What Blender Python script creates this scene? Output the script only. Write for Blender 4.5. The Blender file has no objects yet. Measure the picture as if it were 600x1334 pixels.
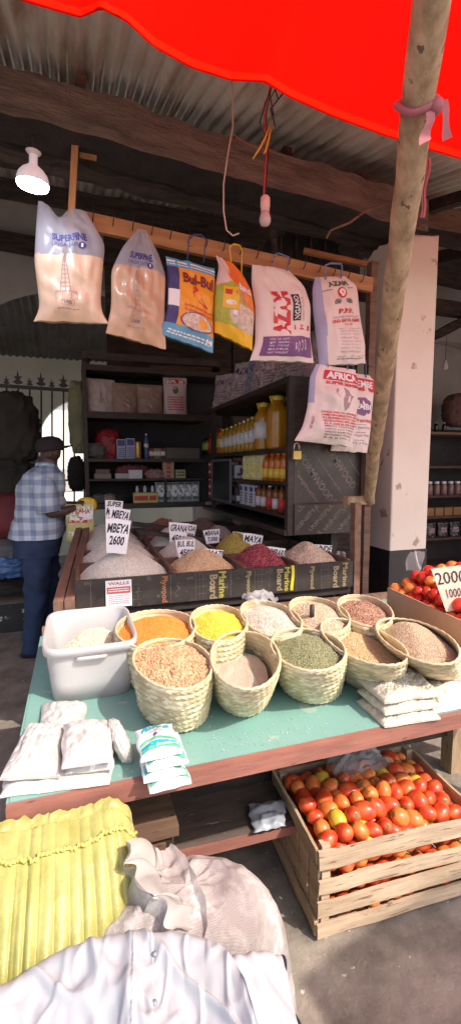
import bpy, math, random
import numpy as np
from mathutils import Vector, Matrix, noise
random.seed(7); RNG = np.random.default_rng(7)
R = math.radians
SC = bpy.context.scene
C = SC.collection
# ------------------------------------------------------------------ camera
CAMH, PIT, YAW, FPX = 1.5, R(5.66), R(18.3), 605.0
cam = bpy.data.objects.new('camera', bpy.data.cameras.new('camera')); C.objects.link(cam)
cam.location = (0, 0, CAMH); cam.rotation_euler = (R(90) - PIT, 0, -YAW)
cam.data.sensor_fit = 'VERTICAL'; cam.data.sensor_height = 24.0
cam.data.lens = FPX / 1334.0 * 24.0; cam.data.clip_start = 0.02; cam.data.clip_end = 500
SC.camera = cam
# ------------------------------------------------------------------ light
SUNV = Vector((0.54, -0.76, 0.98)).normalized()      # direction towards the sun
w = bpy.data.worlds.new('World'); SC.world = w; w.use_nodes = True
nt = w.node_tree; bg = nt.nodes['Background']; sky = nt.nodes.new('ShaderNodeTexSky')
sky.sky_type = 'NISHITA'; sky.sun_disc = False; sky.dust_density = 3.0; sky.ozone_density = 0.7; sky.air_density = 1.0
sky.sun_elevation = math.asin(SUNV.z); sky.sun_rotation = math.atan2(SUNV.x, SUNV.y)
nt.links.new(sky.outputs[0], bg.inputs[0]); bg.inputs[1].default_value = 0.15
sl = bpy.data.lights.new('sun', 'SUN'); sl.energy = 2.5; sl.angle = R(0.6); sl.color = (1.0, 0.93, 0.81)
sun = bpy.data.objects.new('sun', sl); C.objects.link(sun)
sun.rotation_euler = (-SUNV).to_track_quat('-Z', 'Y').to_euler()
vs = SC.view_settings; vs.view_transform = 'Standard'; vs.look = 'None'; vs.exposure = 1.0; vs.gamma = 1.0
vs.use_curve_mapping = False
SC.cycles.max_bounces = 8; SC.cycles.diffuse_bounces = 5; SC.cycles.transparent_max_bounces = 12
SC.cycles.use_denoising = True; SC.cycles.sample_clamp_indirect = 6
# ------------------------------------------------------------------ measuring helper: sight line from the survey point to a real plane
_f = Vector((math.sin(YAW) * math.cos(PIT), math.cos(YAW) * math.cos(PIT), -math.sin(PIT)))
_r = Vector((math.cos(YAW), -math.sin(YAW), 0)); _u = _r.cross(_f)
def _ray(px, py): return _f + _r * ((px - 300) / FPX) - _u * ((py - 667) / FPX)
def atY(px, py, Y): d = _ray(px, py); return Vector((0, 0, CAMH)) + d * (Y / d.y)
def atX(px, py, X): d = _ray(px, py); return Vector((0, 0, CAMH)) + d * (X / d.x)
def atZ(px, py, Z): d = _ray(px, py); return Vector((0, 0, CAMH)) + d * ((Z - CAMH) / d.z)
def n3(x, y, z=0, s=1): return noise.noise(Vector((x * s, y * s, z * s)))
# ------------------------------------------------------------------ materials
def newmat(name):
    m = bpy.data.materials.new(name); m.use_nodes = True
    return m, m.node_tree, m.node_tree.nodes['Principled BSDF']
def c4(c): return (c[0], c[1], c[2], 1)
def ramp(nt, fac, stops, interp='LINEAR'):
    r = nt.nodes.new('ShaderNodeValToRGB'); r.color_ramp.interpolation = interp
    e = r.color_ramp.elements
    while len(e) < len(stops): e.new(0.5)
    for q, (p, c) in zip(e, stops): q.position = p; q.color = c4(c)
    nt.links.new(fac, r.inputs[0]); return r.outputs[0]
def coords(nt, stretch=None, kind='Object'):
    t = nt.nodes.new('ShaderNodeTexCoord'); o = t.outputs[kind]
    if stretch:
        mp = nt.nodes.new('ShaderNodeMapping'); mp.inputs['Scale'].default_value = stretch
        nt.links.new(o, mp.inputs[0]); o = mp.outputs[0]
    return o
def nz(nt, co, scale, detail=5, rough=0.6):
    n = nt.nodes.new('ShaderNodeTexNoise'); n.inputs['Scale'].default_value = scale
    n.inputs['Detail'].default_value = detail; n.inputs['Roughness'].default_value = rough
    nt.links.new(co, n.inputs['Vector']); return n.outputs['Fac']
def bump(nt, b, h, strength, dist=0.002):
    q = nt.nodes.new('ShaderNodeBump'); q.inputs['Strength'].default_value = strength; q.inputs['Distance'].default_value = dist
    nt.links.new(h, q.inputs['Height']); nt.links.new(q.outputs[0], b.inputs['Normal'])
def mat(name, c1, c2=None, scale=6, rough=0.6, stretch=None, bmp=0.3, bscale=40, bdist=0.003, metal=0, spec=0.5, lo=0.35, hi=0.65,
        trans=0, alpha=1, speck=None, sss=0, coat=0):
    m, nt, b = newmat(name)
    if c2 is None: c2 = tuple(x * 0.8 for x in c1)
    co = coords(nt, stretch)
    stops = [(lo, c1), (hi, c2)]
    col = ramp(nt, nz(nt, co, scale), stops)
    if speck:
        v = ramp(nt, nz(nt, co, speck[1], 3), [(speck[2], (0, 0, 0)), (speck[2] + 0.04, (1, 1, 1))])
        mx = nt.nodes.new('ShaderNodeMix'); mx.data_type = 'RGBA'
        nt.links.new(v, mx.inputs[0]); nt.links.new(col, mx.inputs[6]); mx.inputs[7].default_value = c4(speck[0]); col = mx.outputs[2]
    nt.links.new(col, b.inputs['Base Color'])
    b.inputs['Roughness'].default_value = rough; b.inputs['Metallic'].default_value = metal
    b.inputs['Specular IOR Level'].default_value = spec; b.inputs['Transmission Weight'].default_value = trans
    b.inputs['Alpha'].default_value = alpha; b.inputs['Coat Weight'].default_value = coat
    if sss: b.inputs['Subsurface Weight'].default_value = sss; b.inputs['Subsurface Scale'].default_value = 0.01
    if bmp: bump(nt, b, nz(nt, co, bscale, 6), bmp, bdist)
    return m
def film(name, c1, c2, transl=0.4, alpha=1.0, rough=0.5, scale=5, weave=0, bmp=0.4, bscale=14):
    """thin sheet material: diffuse + translucent, optionally partly see-through"""
    m, nt, b = newmat(name); out = nt.nodes['Material Output']
    co = coords(nt); col = ramp(nt, nz(nt, co, scale), [(0.35, c1), (0.65, c2)])
    nt.links.new(col, b.inputs['Base Color']); b.inputs['Roughness'].default_value = rough
    bump(nt, b, nz(nt, co, bscale, 6), bmp, 0.004)
    t = nt.nodes.new('ShaderNodeBsdfTranslucent'); nt.links.new(col, t.inputs[0])
    mx = nt.nodes.new('ShaderNodeMixShader'); mx.inputs[0].default_value = transl
    nt.links.new(b.outputs[0], mx.inputs[1]); nt.links.new(t.outputs[0], mx.inputs[2]); res = mx.outputs[0]
    if alpha < 1:
        tr = nt.nodes.new('ShaderNodeBsdfTransparent'); m2 = nt.nodes.new('ShaderNodeMixShader'); m2.inputs[0].default_value = alpha
        nt.links.new(tr.outputs[0], m2.inputs[1]); nt.links.new(res, m2.inputs[2]); res = m2.outputs[0]
    nt.links.new(res, out.inputs[0]); return m
def grainmat(name, cols, rough=0.55, vor=None):
    m, nt, b = newmat(name)
    if vor:
        v = nt.nodes.new('ShaderNodeTexVoronoi'); v.inputs['Scale'].default_value = vor; nt.links.new(coords(nt), v.inputs['Vector'])
        s = nt.nodes.new('ShaderNodeSeparateColor'); nt.links.new(v.outputs['Color'], s.inputs[0]); fac = s.outputs[0]
        bump(nt, b, v.outputs['Distance'], 1.0, 0.004)
    else:
        fac = nt.nodes.new('ShaderNodeNewGeometry').outputs['Random Per Island']
    n = len(cols)
    nt.links.new(ramp(nt, fac, [(i / n, c) for i, c in enumerate(cols)], 'CONSTANT'), b.inputs['Base Color'])
    b.inputs['Roughness'].default_value = rough
    return m
def flat(name, c, rough=0.6, metal=0, emis=0, ec=None):
    m, nt, b = newmat(name)
    co = coords(nt); d = tuple(x * 0.82 for x in c)
    nt.links.new(ramp(nt, nz(nt, co, 9), [(0.3, c), (0.7, d)]), b.inputs['Base Color'])
    b.inputs['Roughness'].default_value = rough; b.inputs['Metallic'].default_value = metal
    if emis: b.inputs['Emission Color'].default_value = c4(ec or c); b.inputs['Emission Strength'].default_value = emis
    return m
def plywood_film(name):
    return mat(name, (0.055, 0.042, 0.038), (0.035, 0.028, 0.026), 8, 0.38, bmp=0.2, bscale=60, speck=((0.11, 0.09, 0.075), 30, 0.64))
M = {}
M['ground'] = mat('ground_concrete', (0.34, 0.285, 0.235), (0.17, 0.14, 0.115), 5.0, 0.85, bmp=0.9, bscale=24, bdist=0.008, speck=((0.58, 0.52, 0.46), 36, 0.67))
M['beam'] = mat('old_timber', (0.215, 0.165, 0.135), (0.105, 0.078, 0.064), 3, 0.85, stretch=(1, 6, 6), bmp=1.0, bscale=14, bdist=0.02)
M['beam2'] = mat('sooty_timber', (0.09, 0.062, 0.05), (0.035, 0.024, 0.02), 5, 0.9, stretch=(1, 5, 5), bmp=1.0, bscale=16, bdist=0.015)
M['dark_timber'] = mat('shade_painted_timber', (0.030, 0.022, 0.020), (0.012, 0.010, 0.010), 9, 0.95, bmp=1.0, bscale=22, bdist=0.015)  # near-black timber colour standing for the shade under the hewn beam
M['plank'] = mat('orange_pine', (0.48, 0.24, 0.10), (0.33, 0.15, 0.06), 3, 0.6, stretch=(0.8, 9, 9), bmp=0.3, bscale=20, speck=((0.12, 0.06, 0.03), 8, 0.70))
M['plank_v'] = mat('orange_pine_upright', (0.46, 0.23, 0.10), (0.30, 0.14, 0.06), 3, 0.6, stretch=(9, 9, 0.8), bmp=0.3, bscale=20, speck=((0.12, 0.06, 0.03), 9, 0.70))
M['pole'] = mat('weathered_pole', (0.47, 0.325, 0.205), (0.25, 0.16, 0.095), 3, 0.75, stretch=(7, 7, 1.0), bmp=0.8, bscale=8, bdist=0.006, speck=((0.12, 0.075, 0.05), 5, 0.64))
M['crate'] = mat('raw_crate_wood', (0.60, 0.45, 0.31), (0.38, 0.26, 0.17), 3, 0.75, stretch=(1, 4, 12), bmp=0.6, bscale=18, bdist=0.003, speck=((0.20, 0.13, 0.08), 9, 0.61))
M['crate_side'] = mat('raw_crate_wood_side', (0.58, 0.42, 0.26), (0.36, 0.24, 0.14), 3, 0.75, stretch=(12, 1, 8), bmp=0.6, bscale=18, bdist=0.003, speck=((0.18, 0.11, 0.07), 8, 0.62))
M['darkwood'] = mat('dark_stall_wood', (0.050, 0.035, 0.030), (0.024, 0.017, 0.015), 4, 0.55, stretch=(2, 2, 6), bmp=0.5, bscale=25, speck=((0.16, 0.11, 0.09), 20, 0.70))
M['brownwood'] = mat('brown_board', (0.20, 0.115, 0.075), (0.11, 0.06, 0.04), 4, 0.7, stretch=(1, 7, 7), bmp=0.6, bscale=18, speck=((0.05, 0.03, 0.025), 9, 0.62))
M['rail'] = mat('stall_rail_wood', (0.26, 0.14, 0.095), (0.16, 0.085, 0.06), 4, 0.7, stretch=(7, 1, 7), bmp=0.5, bscale=18)
M['turq'] = mat('turquoise_laminate', (0.21, 0.39, 0.345), (0.17, 0.34, 0.30), 2.6, 0.42, bmp=0.25, bscale=40, speck=((0.33, 0.42, 0.37), 9, 0.64))
M['fascia'] = mat('red_brown_paint', (0.36, 0.145, 0.105), (0.25, 0.10, 0.075), 5, 0.6, stretch=(1, 5, 5), bmp=0.5, bscale=20, speck=((0.12, 0.05, 0.04), 12, 0.66))
M['plaster'] = mat('cream_plaster', (0.80, 0.73, 0.64), (0.74, 0.66, 0.57), 2.0, 0.85, bmp=0.35, bscale=14, speck=((0.42, 0.32, 0.24), 5, 0.64))
M['blackpaint'] = mat('black_paint', (0.035, 0.03, 0.035), (0.02, 0.018, 0.02), 4, 0.45, bmp=0.3, speck=((0.5, 0.45, 0.42), 8, 0.73))
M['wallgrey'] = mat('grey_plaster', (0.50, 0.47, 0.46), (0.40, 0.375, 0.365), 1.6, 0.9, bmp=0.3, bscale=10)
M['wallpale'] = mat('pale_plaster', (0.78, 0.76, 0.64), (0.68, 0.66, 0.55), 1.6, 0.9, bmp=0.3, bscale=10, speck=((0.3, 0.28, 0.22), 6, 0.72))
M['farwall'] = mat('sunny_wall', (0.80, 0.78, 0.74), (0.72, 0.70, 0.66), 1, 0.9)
M['tile'] = mat('clay_tiles', (0.50, 0.22, 0.16), (0.40, 0.17, 0.12), 3, 0.8)
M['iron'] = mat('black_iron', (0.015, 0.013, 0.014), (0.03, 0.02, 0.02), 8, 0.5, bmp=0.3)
M['ply'] = plywood_film('film_faced_plywood')
M['ply_ink'] = mat('faded_plywood_ink', (0.19, 0.155, 0.13), (0.09, 0.07, 0.06), 40, 0.5, bmp=0)
M['straw'] = mat('woven_palm', (0.66, 0.56, 0.37), (0.50, 0.415, 0.25), 22, 0.7, bmp=0.6, bscale=90, bdist=0.002, speck=((0.34, 0.33, 0.15), 34, 0.66))
M['straw_b'] = mat('woven_palm_dark', (0.50, 0.43, 0.26), (0.40, 0.34, 0.20), 22, 0.7, bmp=0.4, bscale=90, bdist=0.002)  # darker palm strips, mixed in at random
M['straw_c'] = mat('woven_palm_pale', (0.76, 0.69, 0.50), (0.66, 0.58, 0.40), 22, 0.7, bmp=0.4, bscale=90, bdist=0.002)
M['tub'] = film('milky_plastic', (0.78, 0.77, 0.77), (0.72, 0.71, 0.72), 0.45, 0.88, 0.3, bmp=0.05)
M['yellow'] = film('yellow_woven_plastic', (0.48, 0.46, 0.16), (0.35, 0.33, 0.09), 0.10, 1, 0.36, 14, bmp=1.0, bscale=34)
def meshmat(name):
    m, nt, b = newmat(name); out = nt.nodes['Material Output']; co = coords(nt)
    col = ramp(nt, nz(nt, co, 7, 8, .7), [(0.40, (.37, .31, .30)), (0.50, (.50, .44, .42)), (0.58, (.70, .67, .65))])  # palest stop paints fold highlights into the colour
    nt.links.new(col, b.inputs['Base Color']); b.inputs['Roughness'].default_value = 0.32
    f = None
    for ax in ('X', 'Y', 'Z'):
        wv = nt.nodes.new('ShaderNodeTexWave'); wv.bands_direction = ax; wv.inputs['Scale'].default_value = 120; wv.inputs['Distortion'].default_value = 1.5; nt.links.new(co, wv.inputs[0])
        if f is None: f = wv.outputs['Fac']
        else:
            a = nt.nodes.new('ShaderNodeMath'); a.operation = 'ADD'; nt.links.new(f, a.inputs[0]); nt.links.new(wv.outputs['Fac'], a.inputs[1]); f = a.outputs[0]
    bump(nt, b, nz(nt, co, 55, 10, .8), .9, .006)
    tr = nt.nodes.new('ShaderNodeBsdfTransparent'); m2 = nt.nodes.new('ShaderNodeMixShader')
    al = nt.nodes.new('ShaderNodeMapRange'); al.inputs[1].default_value = .6; al.inputs[2].default_value = 2.2; al.inputs[3].default_value = .72; al.inputs[4].default_value = .95; nt.links.new(f, al.inputs[0])
    nt.links.new(al.outputs[0], m2.inputs[0]); nt.links.new(tr.outputs[0], m2.inputs[1]); nt.links.new(b.outputs[0], m2.inputs[2]); nt.links.new(m2.outputs[0], out.inputs[0]); return m
M['mesh'] = meshmat('milky_woven_mesh')
M['meshwhite'] = film('white_mesh_hem', (0.66, 0.63, 0.60), (0.56, 0.52, 0.49), 0.4, 0.92, 0.4, 8, bmp=0.4, bscale=40)
M['beansack'] = mat('brown_sack_filling', (0.40, 0.24, 0.18), (0.30, 0.17, 0.13), 3, 0.8)
M['cloth'] = mat('white_cotton', (0.42, 0.43, 0.455), (0.34, 0.35, 0.385), 2.5, 0.9, bmp=0.25, bscale=30, speck=((0.33, 0.32, 0.38), 4, 0.70))
M['clear'] = film('clear_film', (0.86, 0.87, 0.90), (0.78, 0.79, 0.82), 0.3, 0.38, 0.25, 6)
M['pinkcloth'] = mat('faded_pink_cloth', (0.38, 0.13, 0.15), (0.28, 0.09, 0.105), 8, 0.85)
M['red'] = mat('red_ink', (0.62, 0.035, 0.045), (0.52, 0.03, 0.04), 9, 0.5, bmp=0)
M['blueink'] = mat('navy_ink', (0.045, 0.05, 0.28), (0.035, 0.04, 0.22), 9, 0.5, bmp=0)
M['greyink'] = mat('purple_grey_ink', (0.30, 0.21, 0.25), (0.42, 0.30, 0.32), 9, 0.6, bmp=0)
M['blackink'] = mat('black_marker', (0.012, 0.012, 0.018), (0.02, 0.02, 0.03), 9, 0.5, bmp=0)
M['greenink'] = mat('green_ink', (0.10, 0.17, 0.10), (0.07, 0.12, 0.07), 9, 0.5, bmp=0)
M['purple'] = mat('purple_ink', (0.20, 0.075, 0.24), (0.16, 0.06, 0.20), 9, 0.5, bmp=0)
M['whiteink'] = mat('white_ink', (0.85, 0.83, 0.84), (0.8, 0.78, 0.8), 9, 0.5, bmp=0)
M['paper'] = mat('white_card', (0.84, 0.83, 0.84), (0.76, 0.75, 0.77), 3, 0.8, bmp=0.1)
M['tarp'] = film('red_tarpaulin', (0.92, 0.004, 0.001), (0.72, 0.004, 0.002), 0.88, 1, 0.6, 2.2, bmp=0.5, bscale=6)
M['tarphem'] = film('orange_tarp_hem', (0.93, 0.016, 0.003), (0.82, 0.012, 0.003), 0.88, 1, 0.6, 1.2, bmp=0.1)
M['skin'] = mat('brown_skin', (0.085, 0.045, 0.030), (0.065, 0.034, 0.024), 8, 0.5, bmp=0.05)
M['jeans'] = mat('blue_denim', (0.030, 0.055, 0.125), (0.02, 0.036, 0.085), 6, 0.9, bmp=0.4, bscale=60)
M['cap'] = mat('dark_cap_cloth', (0.022, 0.014, 0.018), (0.03, 0.02, 0.024), 8, 0.9)
# ------------------------------------------------------------------ mesh builder
class MB:
    def __init__(s): s.v = []; s.f = []; s.m = []
    def add(s, vs_, fs, mi=0):
        o = len(s.v); s.v += [tuple(p) for p in vs_]; s.f += [tuple(i + o for i in q) for q in fs]
        s.m += ([mi] * len(fs) if isinstance(mi, int) else list(mi)); return s
    def hexa(s, P, mi=0):          # 4 bottom pts ccw, 4 top pts
        return s.add(P, [(3, 2, 1, 0), (4, 5, 6, 7), (0, 1, 5, 4), (1, 2, 6, 5), (2, 3, 7, 6), (3, 0, 4, 7)], mi)
    def box(s, a, b, mi=0, T=None):
        (x0, y0, z0), (x1, y1, z1) = a, b
        P = [Vector(q) for q in ((x0, y0, z0), (x1, y0, z0), (x1, y1, z0), (x0, y1, z0), (x0, y0, z1), (x1, y0, z1), (x1, y1, z1), (x0, y1, z1))]
        if T: P = [T @ q for q in P]
        return s.hexa(P, mi)
    def bar(s, p, q, w, h, mi=0, seg=1, jit=0, up=(0, 0, 1)):
        p = Vector(p); q = Vector(q); d = (q - p).normalized(); side = d.cross(Vector(up)).normalized(); upv = side.cross(d)
        vs_, fs = [], []
        for i in range(seg + 1):
            c = p.lerp(q, i / seg)
            for (a, b) in ((-1, -1), (1, -1), (1, 1), (-1, 1)):
                k = c + side * a * w / 2 + upv * b * h / 2
                if jit: k += Vector((n3(k.x * 7, k.y * 7, k.z * 7 + 3), n3(k.x * 7 + 9, k.y * 7, k.z * 7), n3(k.x * 7, k.y * 7 + 5, k.z * 7))) * jit
                vs_.append(k)
        for i in range(seg):
            for j in range(4): a = i * 4 + j; b = i * 4 + (j + 1) % 4; fs.append((a, b, b + 4, a + 4))
        fs += [(3, 2, 1, 0), tuple(seg * 4 + j for j in range(4))]
        return s.add(vs_, fs, mi)
    def tube(s, pts, rad, n=8, mi=0, cap=True, flat_=1.0):
        pts = [Vector(p) for p in pts]; vs_, fs = [], []
        if not hasattr(rad, '__len__'): rad = [rad] * len(pts)
        prev = None
        for i, p in enumerate(pts):
            d = (pts[min(i + 1, len(pts) - 1)] - pts[max(i - 1, 0)]).normalized()
            a = d.orthogonal().normalized() if prev is None else (prev - d * prev.dot(d)).normalized()
            prev = a; b = d.cross(a)
            for k in range(n):
                t = 2 * math.pi * k / n; vs_.append(p + (a * math.cos(t) + b * math.sin(t) * flat_) * rad[i])
        for i in range(len(pts) - 1):
            for k in range(n): a = i * n + k; b = i * n + (k + 1) % n; fs.append((a, b, b + n, a + n))
        if cap: fs += [tuple(range(n))[::-1], tuple((len(pts) - 1) * n + k for k in range(n))]
        return s.add(vs_, fs, mi)
    def lathe(s, prof, c=(0, 0, 0), n=20, mi=0, sx=1, sy=1):     # prof [(r,z)]
        vs_, fs = [], []; mis = []
        for (r, z) in prof:
            for k in range(n): t = 2 * math.pi * k / n; vs_.append((c[0] + r * sx * math.cos(t), c[1] + r * sy * math.sin(t), c[2] + z))
        for i in range(len(prof) - 1):
            for k in range(n):
                a = i * n + k; b = i * n + (k + 1) % n; fs.append((a, b, b + n, a + n)); mis.append(mi if isinstance(mi, int) else mi[i])
        if prof[0][0] > 1e-6: fs.append(tuple(range(n))[::-1]); mis.append(mis[0])
        if prof[-1][0] > 1e-6: fs.append(tuple((len(prof) - 1) * n + k for k in range(n))); mis.append(mis[-1])
        return s.add(vs_, fs, mis)
    def grid(s, fn, nu, nv, mi=0, closeu=False):
        vs_, fs, mis = [], [], []
        for j in range(nv + 1):
            for i in range(nu + (0 if closeu else 1)): vs_.append(fn(i / nu, j / nv))
        W = nu if closeu else nu + 1
        for j in range(nv):
            for i in range(nu):
                a = j * W + i; b = j * W + (i + 1) % W; fs.append((a, b, b + W, a + W))
                mis.append(mi((i + .5) / nu, (j + .5) / nv) if callable(mi) else mi)
        return s.add(vs_, fs, mis)
    def build(s, name, mats, parent=None, smooth=False, loc=None, auto=None):
        me = bpy.data.meshes.new(name); off = Vector(loc) if loc is not None else None
        vv = [tuple(Vector(p) - off) for p in s.v] if off else s.v
        me.from_pydata(vv, [], s.f)
        if not isinstance(mats, (list, tuple)): mats = [mats]
        for m in mats: me.materials.append(m)
        me.polygons.foreach_set('material_index', s.m)
        if smooth: me.polygons.foreach_set('use_smooth', [True] * len(me.polygons))
        me.update()
        o = bpy.data.objects.new(name, me); C.objects.link(o)
        if off: o.location = off
        if parent: o.parent = parent
        if auto:
            try: me.set_sharp_from_angle(angle=R(auto))
            except Exception: pass
        return o
def tag(o, label=None, cat=None, group=None, kind=None):
    if label: o['label'] = label
    if cat: o['category'] = cat
    if group: o['group'] = group
    if kind: o['kind'] = kind
    return o
def root(name, label, cat, loc=(0, 0, 0), group=None, rz=0):
    o = bpy.data.objects.new(name, None); C.objects.link(o); o.location = loc; o.rotation_euler = (0, 0, rz); o.empty_display_size = 0.05
    return tag(o, label, cat, group)
def copy_tree(o, parent=None):
    c = o.copy(); C.objects.link(c); c.parent = parent
    for ch in o.children: copy_tree(ch, c)
    return c
def bev(o, wd=0.002, seg=1):
    m = o.modifiers.new('bevel', 'BEVEL'); m.width = wd; m.segments = seg; m.limit_method = 'ANGLE'; m.angle_limit = R(40); return o
# ------------------------------------------------------------------ lettering
_tc = {}
def glyphs(s, bold=0.02):
    k = (s, bold)
    if k not in _tc:
        cu = bpy.data.curves.new('lettering', 'FONT'); cu.body = s; cu.size = 1; cu.offset = bold; cu.resolution_u = 2
        ob = bpy.data.objects.new('lettering', cu); me = bpy.data.meshes.new_from_object(ob)
        v = np.array([q.co[:2] for q in me.vertices]) if len(me.vertices) else np.zeros((1, 2))
        f = [tuple(p.vertices) for p in me.polygons]
        mn, mx = v.min(0), v.max(0); v = (v - mn) / np.maximum(mx - mn, 1e-6)
        ar = (mx - mn)[0] / max((mx - mn)[1], 1e-6)
        _tc[k] = (v, f, ar); bpy.data.meshes.remove(me); bpy.data.objects.remove(ob)
    return _tc[k]
def write(mb, s, fn, u0, v0, u1, v1, mi=0, rot=0, bold=0.02, jit=0, skew=0):
    """lay word s on surface fn(u,v) in the box u0..u1, v0 (top) .. v1 (bottom)"""
    V, F, _ = glyphs(s, bold); out = []
    for x, y in V:
        x2 = x + skew * y
        a, b = (x2, 1 - y)
        if rot == 90: a, b = (1 - y, 1 - x2)       # reads bottom to top
        if rot == -90: a, b = (y, x2)
        if jit: b += jit * math.sin(a * 9)
        out.append(fn(u0 + (u1 - u0) * a, v0 + (v1 - v0) * b))
    mb.add(out, F, mi)
def scribble(mb, fn, u0, v0, u1, v1, mi, rows=3, h=0.5):      # rows of tiny unreadable print
    for r in range(rows):
        va = v0 + (v1 - v0) * r / rows; vb = va + (v1 - v0) / rows * h; u = u0 + random.random() * 0.02
        while u < u1:
            k = random.uniform(0.03, 0.09); e = min(u + k, u1)
            mb.add([fn(u, va), fn(e, va), fn(e, vb), fn(u, vb)], [(0, 3, 2, 1)], mi); u = e + 0.018
def disc(mb, fn, u, v, ru, rv, mi, n=18, inner=0):
    P = []
    for k in range(n): t = 2 * math.pi * k / n; P.append(fn(u + ru * math.cos(t), v + rv * math.sin(t)))
    if inner:
        for k in range(n): t = 2 * math.pi * k / n; P.append(fn(u + ru * inner * math.cos(t), v + rv * inner * math.sin(t)))
        mb.add(P, [(k, (k + 1) % n, n + (k + 1) % n, n + k) for k in range(n)], mi)
    else:
        P.append(fn(u, v)); mb.add(P, [(k, (k + 1) % n, n) for k in range(n)], mi)
def quad(mb, fn, u0, v0, u1, v1, mi, n=6):
    vs_ = []; fs = []
    for j in range(n + 1):
        for i in range(n + 1): vs_.append(fn(u0 + (u1 - u0) * i / n, v0 + (v1 - v0) * j / n))
    for j in range(n):
        for i in range(n): a = j * (n + 1) + i; fs.append((a, a + n + 1, a + n + 2, a + 1))
    mb.add(vs_, fs, mi)
# ------------------------------------------------------------------ grains
def _ico(sub):
    import bmesh
    b = bmesh.new(); bmesh.ops.create_icosphere(b, subdivisions=sub, radius=1.0)
    v = np.array([q.co[:] for q in b.verts]); f = np.array([[q.index for q in p.verts] for p in b.faces]); b.free(); return v, f
ICO = {1: _ico(1), 2: _ico(2)}
ICO[0] = (np.array([(1, 0, 0), (-1, 0, 0), (0, 1, 0), (0, -1, 0), (0, 0, 1), (0, 0, -1)], float),
          np.array([(0, 2, 4), (2, 1, 4), (1, 3, 4), (3, 0, 4), (2, 0, 5), (1, 2, 5), (3, 1, 5), (0, 3, 5)]))
def scatter(name, pts, size, shape, mats, sub=1, lie=0.5, smooth=True):
    """one mesh of many grains: pts (N,3), size mean half-length, shape (sx,sy,sz)"""
    V, F = ICO[sub]; N = len(pts); k = len(V)
    sc = size * RNG.uniform(0.82, 1.18, (N, 1, 1)); v = (V * np.array(shape))[None] * sc
    az = RNG.uniform(0, 2 * np.pi, N); ti = RNG.normal(0, lie, N); ro = RNG.uniform(0, 2 * np.pi, N)
    def rot(a, ax):
        c, s_ = np.cos(a), np.sin(a); m = np.zeros((N, 3, 3)); i, j = [(1, 2), (2, 0), (0, 1)][ax]
        m[:, ax, ax] = 1; m[:, i, i] = c; m[:, j, j] = c; m[:, i, j] = -s_; m[:, j, i] = s_; return m
    Rm = rot(az, 2) @ rot(ti, 1) @ rot(ro, 0)
    v = np.einsum('nij,nkj->nki', Rm, v) + np.asarray(pts)[:, None, :]
    f = (F[None] + (np.arange(N) * k)[:, None, None]).reshape(-1, 3)
    me = bpy.data.meshes.new(name); nf = len(f)
    me.vertices.add(N * k); me.vertices.foreach_set('co', v.reshape(-1).astype(np.float32))
    me.loops.add(nf * 3); me.loops.foreach_set('vertex_index', f.reshape(-1).astype(np.int32))
    me.polygons.add(nf); me.polygons.foreach_set('loop_start', (np.arange(nf) * 3).astype(np.int32))
    me.polygons.foreach_set('use_smooth', np.ones(nf, bool)) if smooth else None
    me.update(calc_edges=True); me.validate()
    for m in mats: me.materials.append(m)
    return me
def heap(label, cat, Cc, A, B, z0, h, cols, gsize, gshape, n, sub=1, name='grain_heap', peak=(0, 0), power=1.5, base_col=None, rough=0.55, group=None, skirt=0.03, lump=0.006, shape='ellipse', lie=0.6):
    """mound of loose grain: centre Cc, half axes A and B (2D vectors)"""
    A = Vector((A[0], A[1], 0)); B = Vector((B[0], B[1], 0)); Cc = Vector((Cc[0], Cc[1], 0)); pk = peak
    def zf(a, b):
        if shape == 'ellipse': r = math.hypot(a - pk[0] * max(0, 1 - math.hypot(a, b)), b - pk[1] * max(0, 1 - math.hypot(a, b)))
        else: r = max(0, (abs(a - pk[0]) ** 2.3 + abs(b - pk[1]) ** 2.3) ** (1 / 2.3))
        return z0 + h * (1 - min(1.25, r) ** power) + lump * n3(a * 3 + Cc.x * 9, b * 3 + Cc.y * 9, 1.3)
    def P(a, b): q = Cc + A * a + B * b; return Vector((q.x, q.y, zf(a, b)))
    mb = MB()
    if shape == 'ellipse':
        mb.grid(lambda u, v: P(v * math.cos(2 * math.pi * u), v * math.sin(2 * math.pi * u)) if v < 1.001 else None, 40, 12, closeu=True)
    else:
        mb.grid(lambda u, v: P(2 * u - 1, 2 * v - 1), 24, 24)
    bc = base_col or tuple(sum(c[i] for c in cols) / len(cols) * 0.8 for i in range(3))
    base = mb.build('grain_bed', grainmat('bed_' + cat, [tuple(x * 0.9 for x in c) for c in cols], rough, vor=0.45 / gsize), None, True)
    pts = []
    while len(pts) < n:
        a, b = random.uniform(-1, 1), random.uniform(-1, 1)
        if shape == 'ellipse' and a * a + b * b > 1: continue
        p = P(a, b); p.z += random.uniform(-0.25, 0.45) * gsize; pts.append(p[:])
    me = scatter(name, pts, gsize, gshape, [grainmat('grains_' + cat, cols, rough)], sub, lie)
    top = bpy.data.objects.new('loose_grains', me); C.objects.link(top)
    base.name = name; tag(base, label, cat, group, 'stuff'); top.parent = base
    return base, zf
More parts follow.
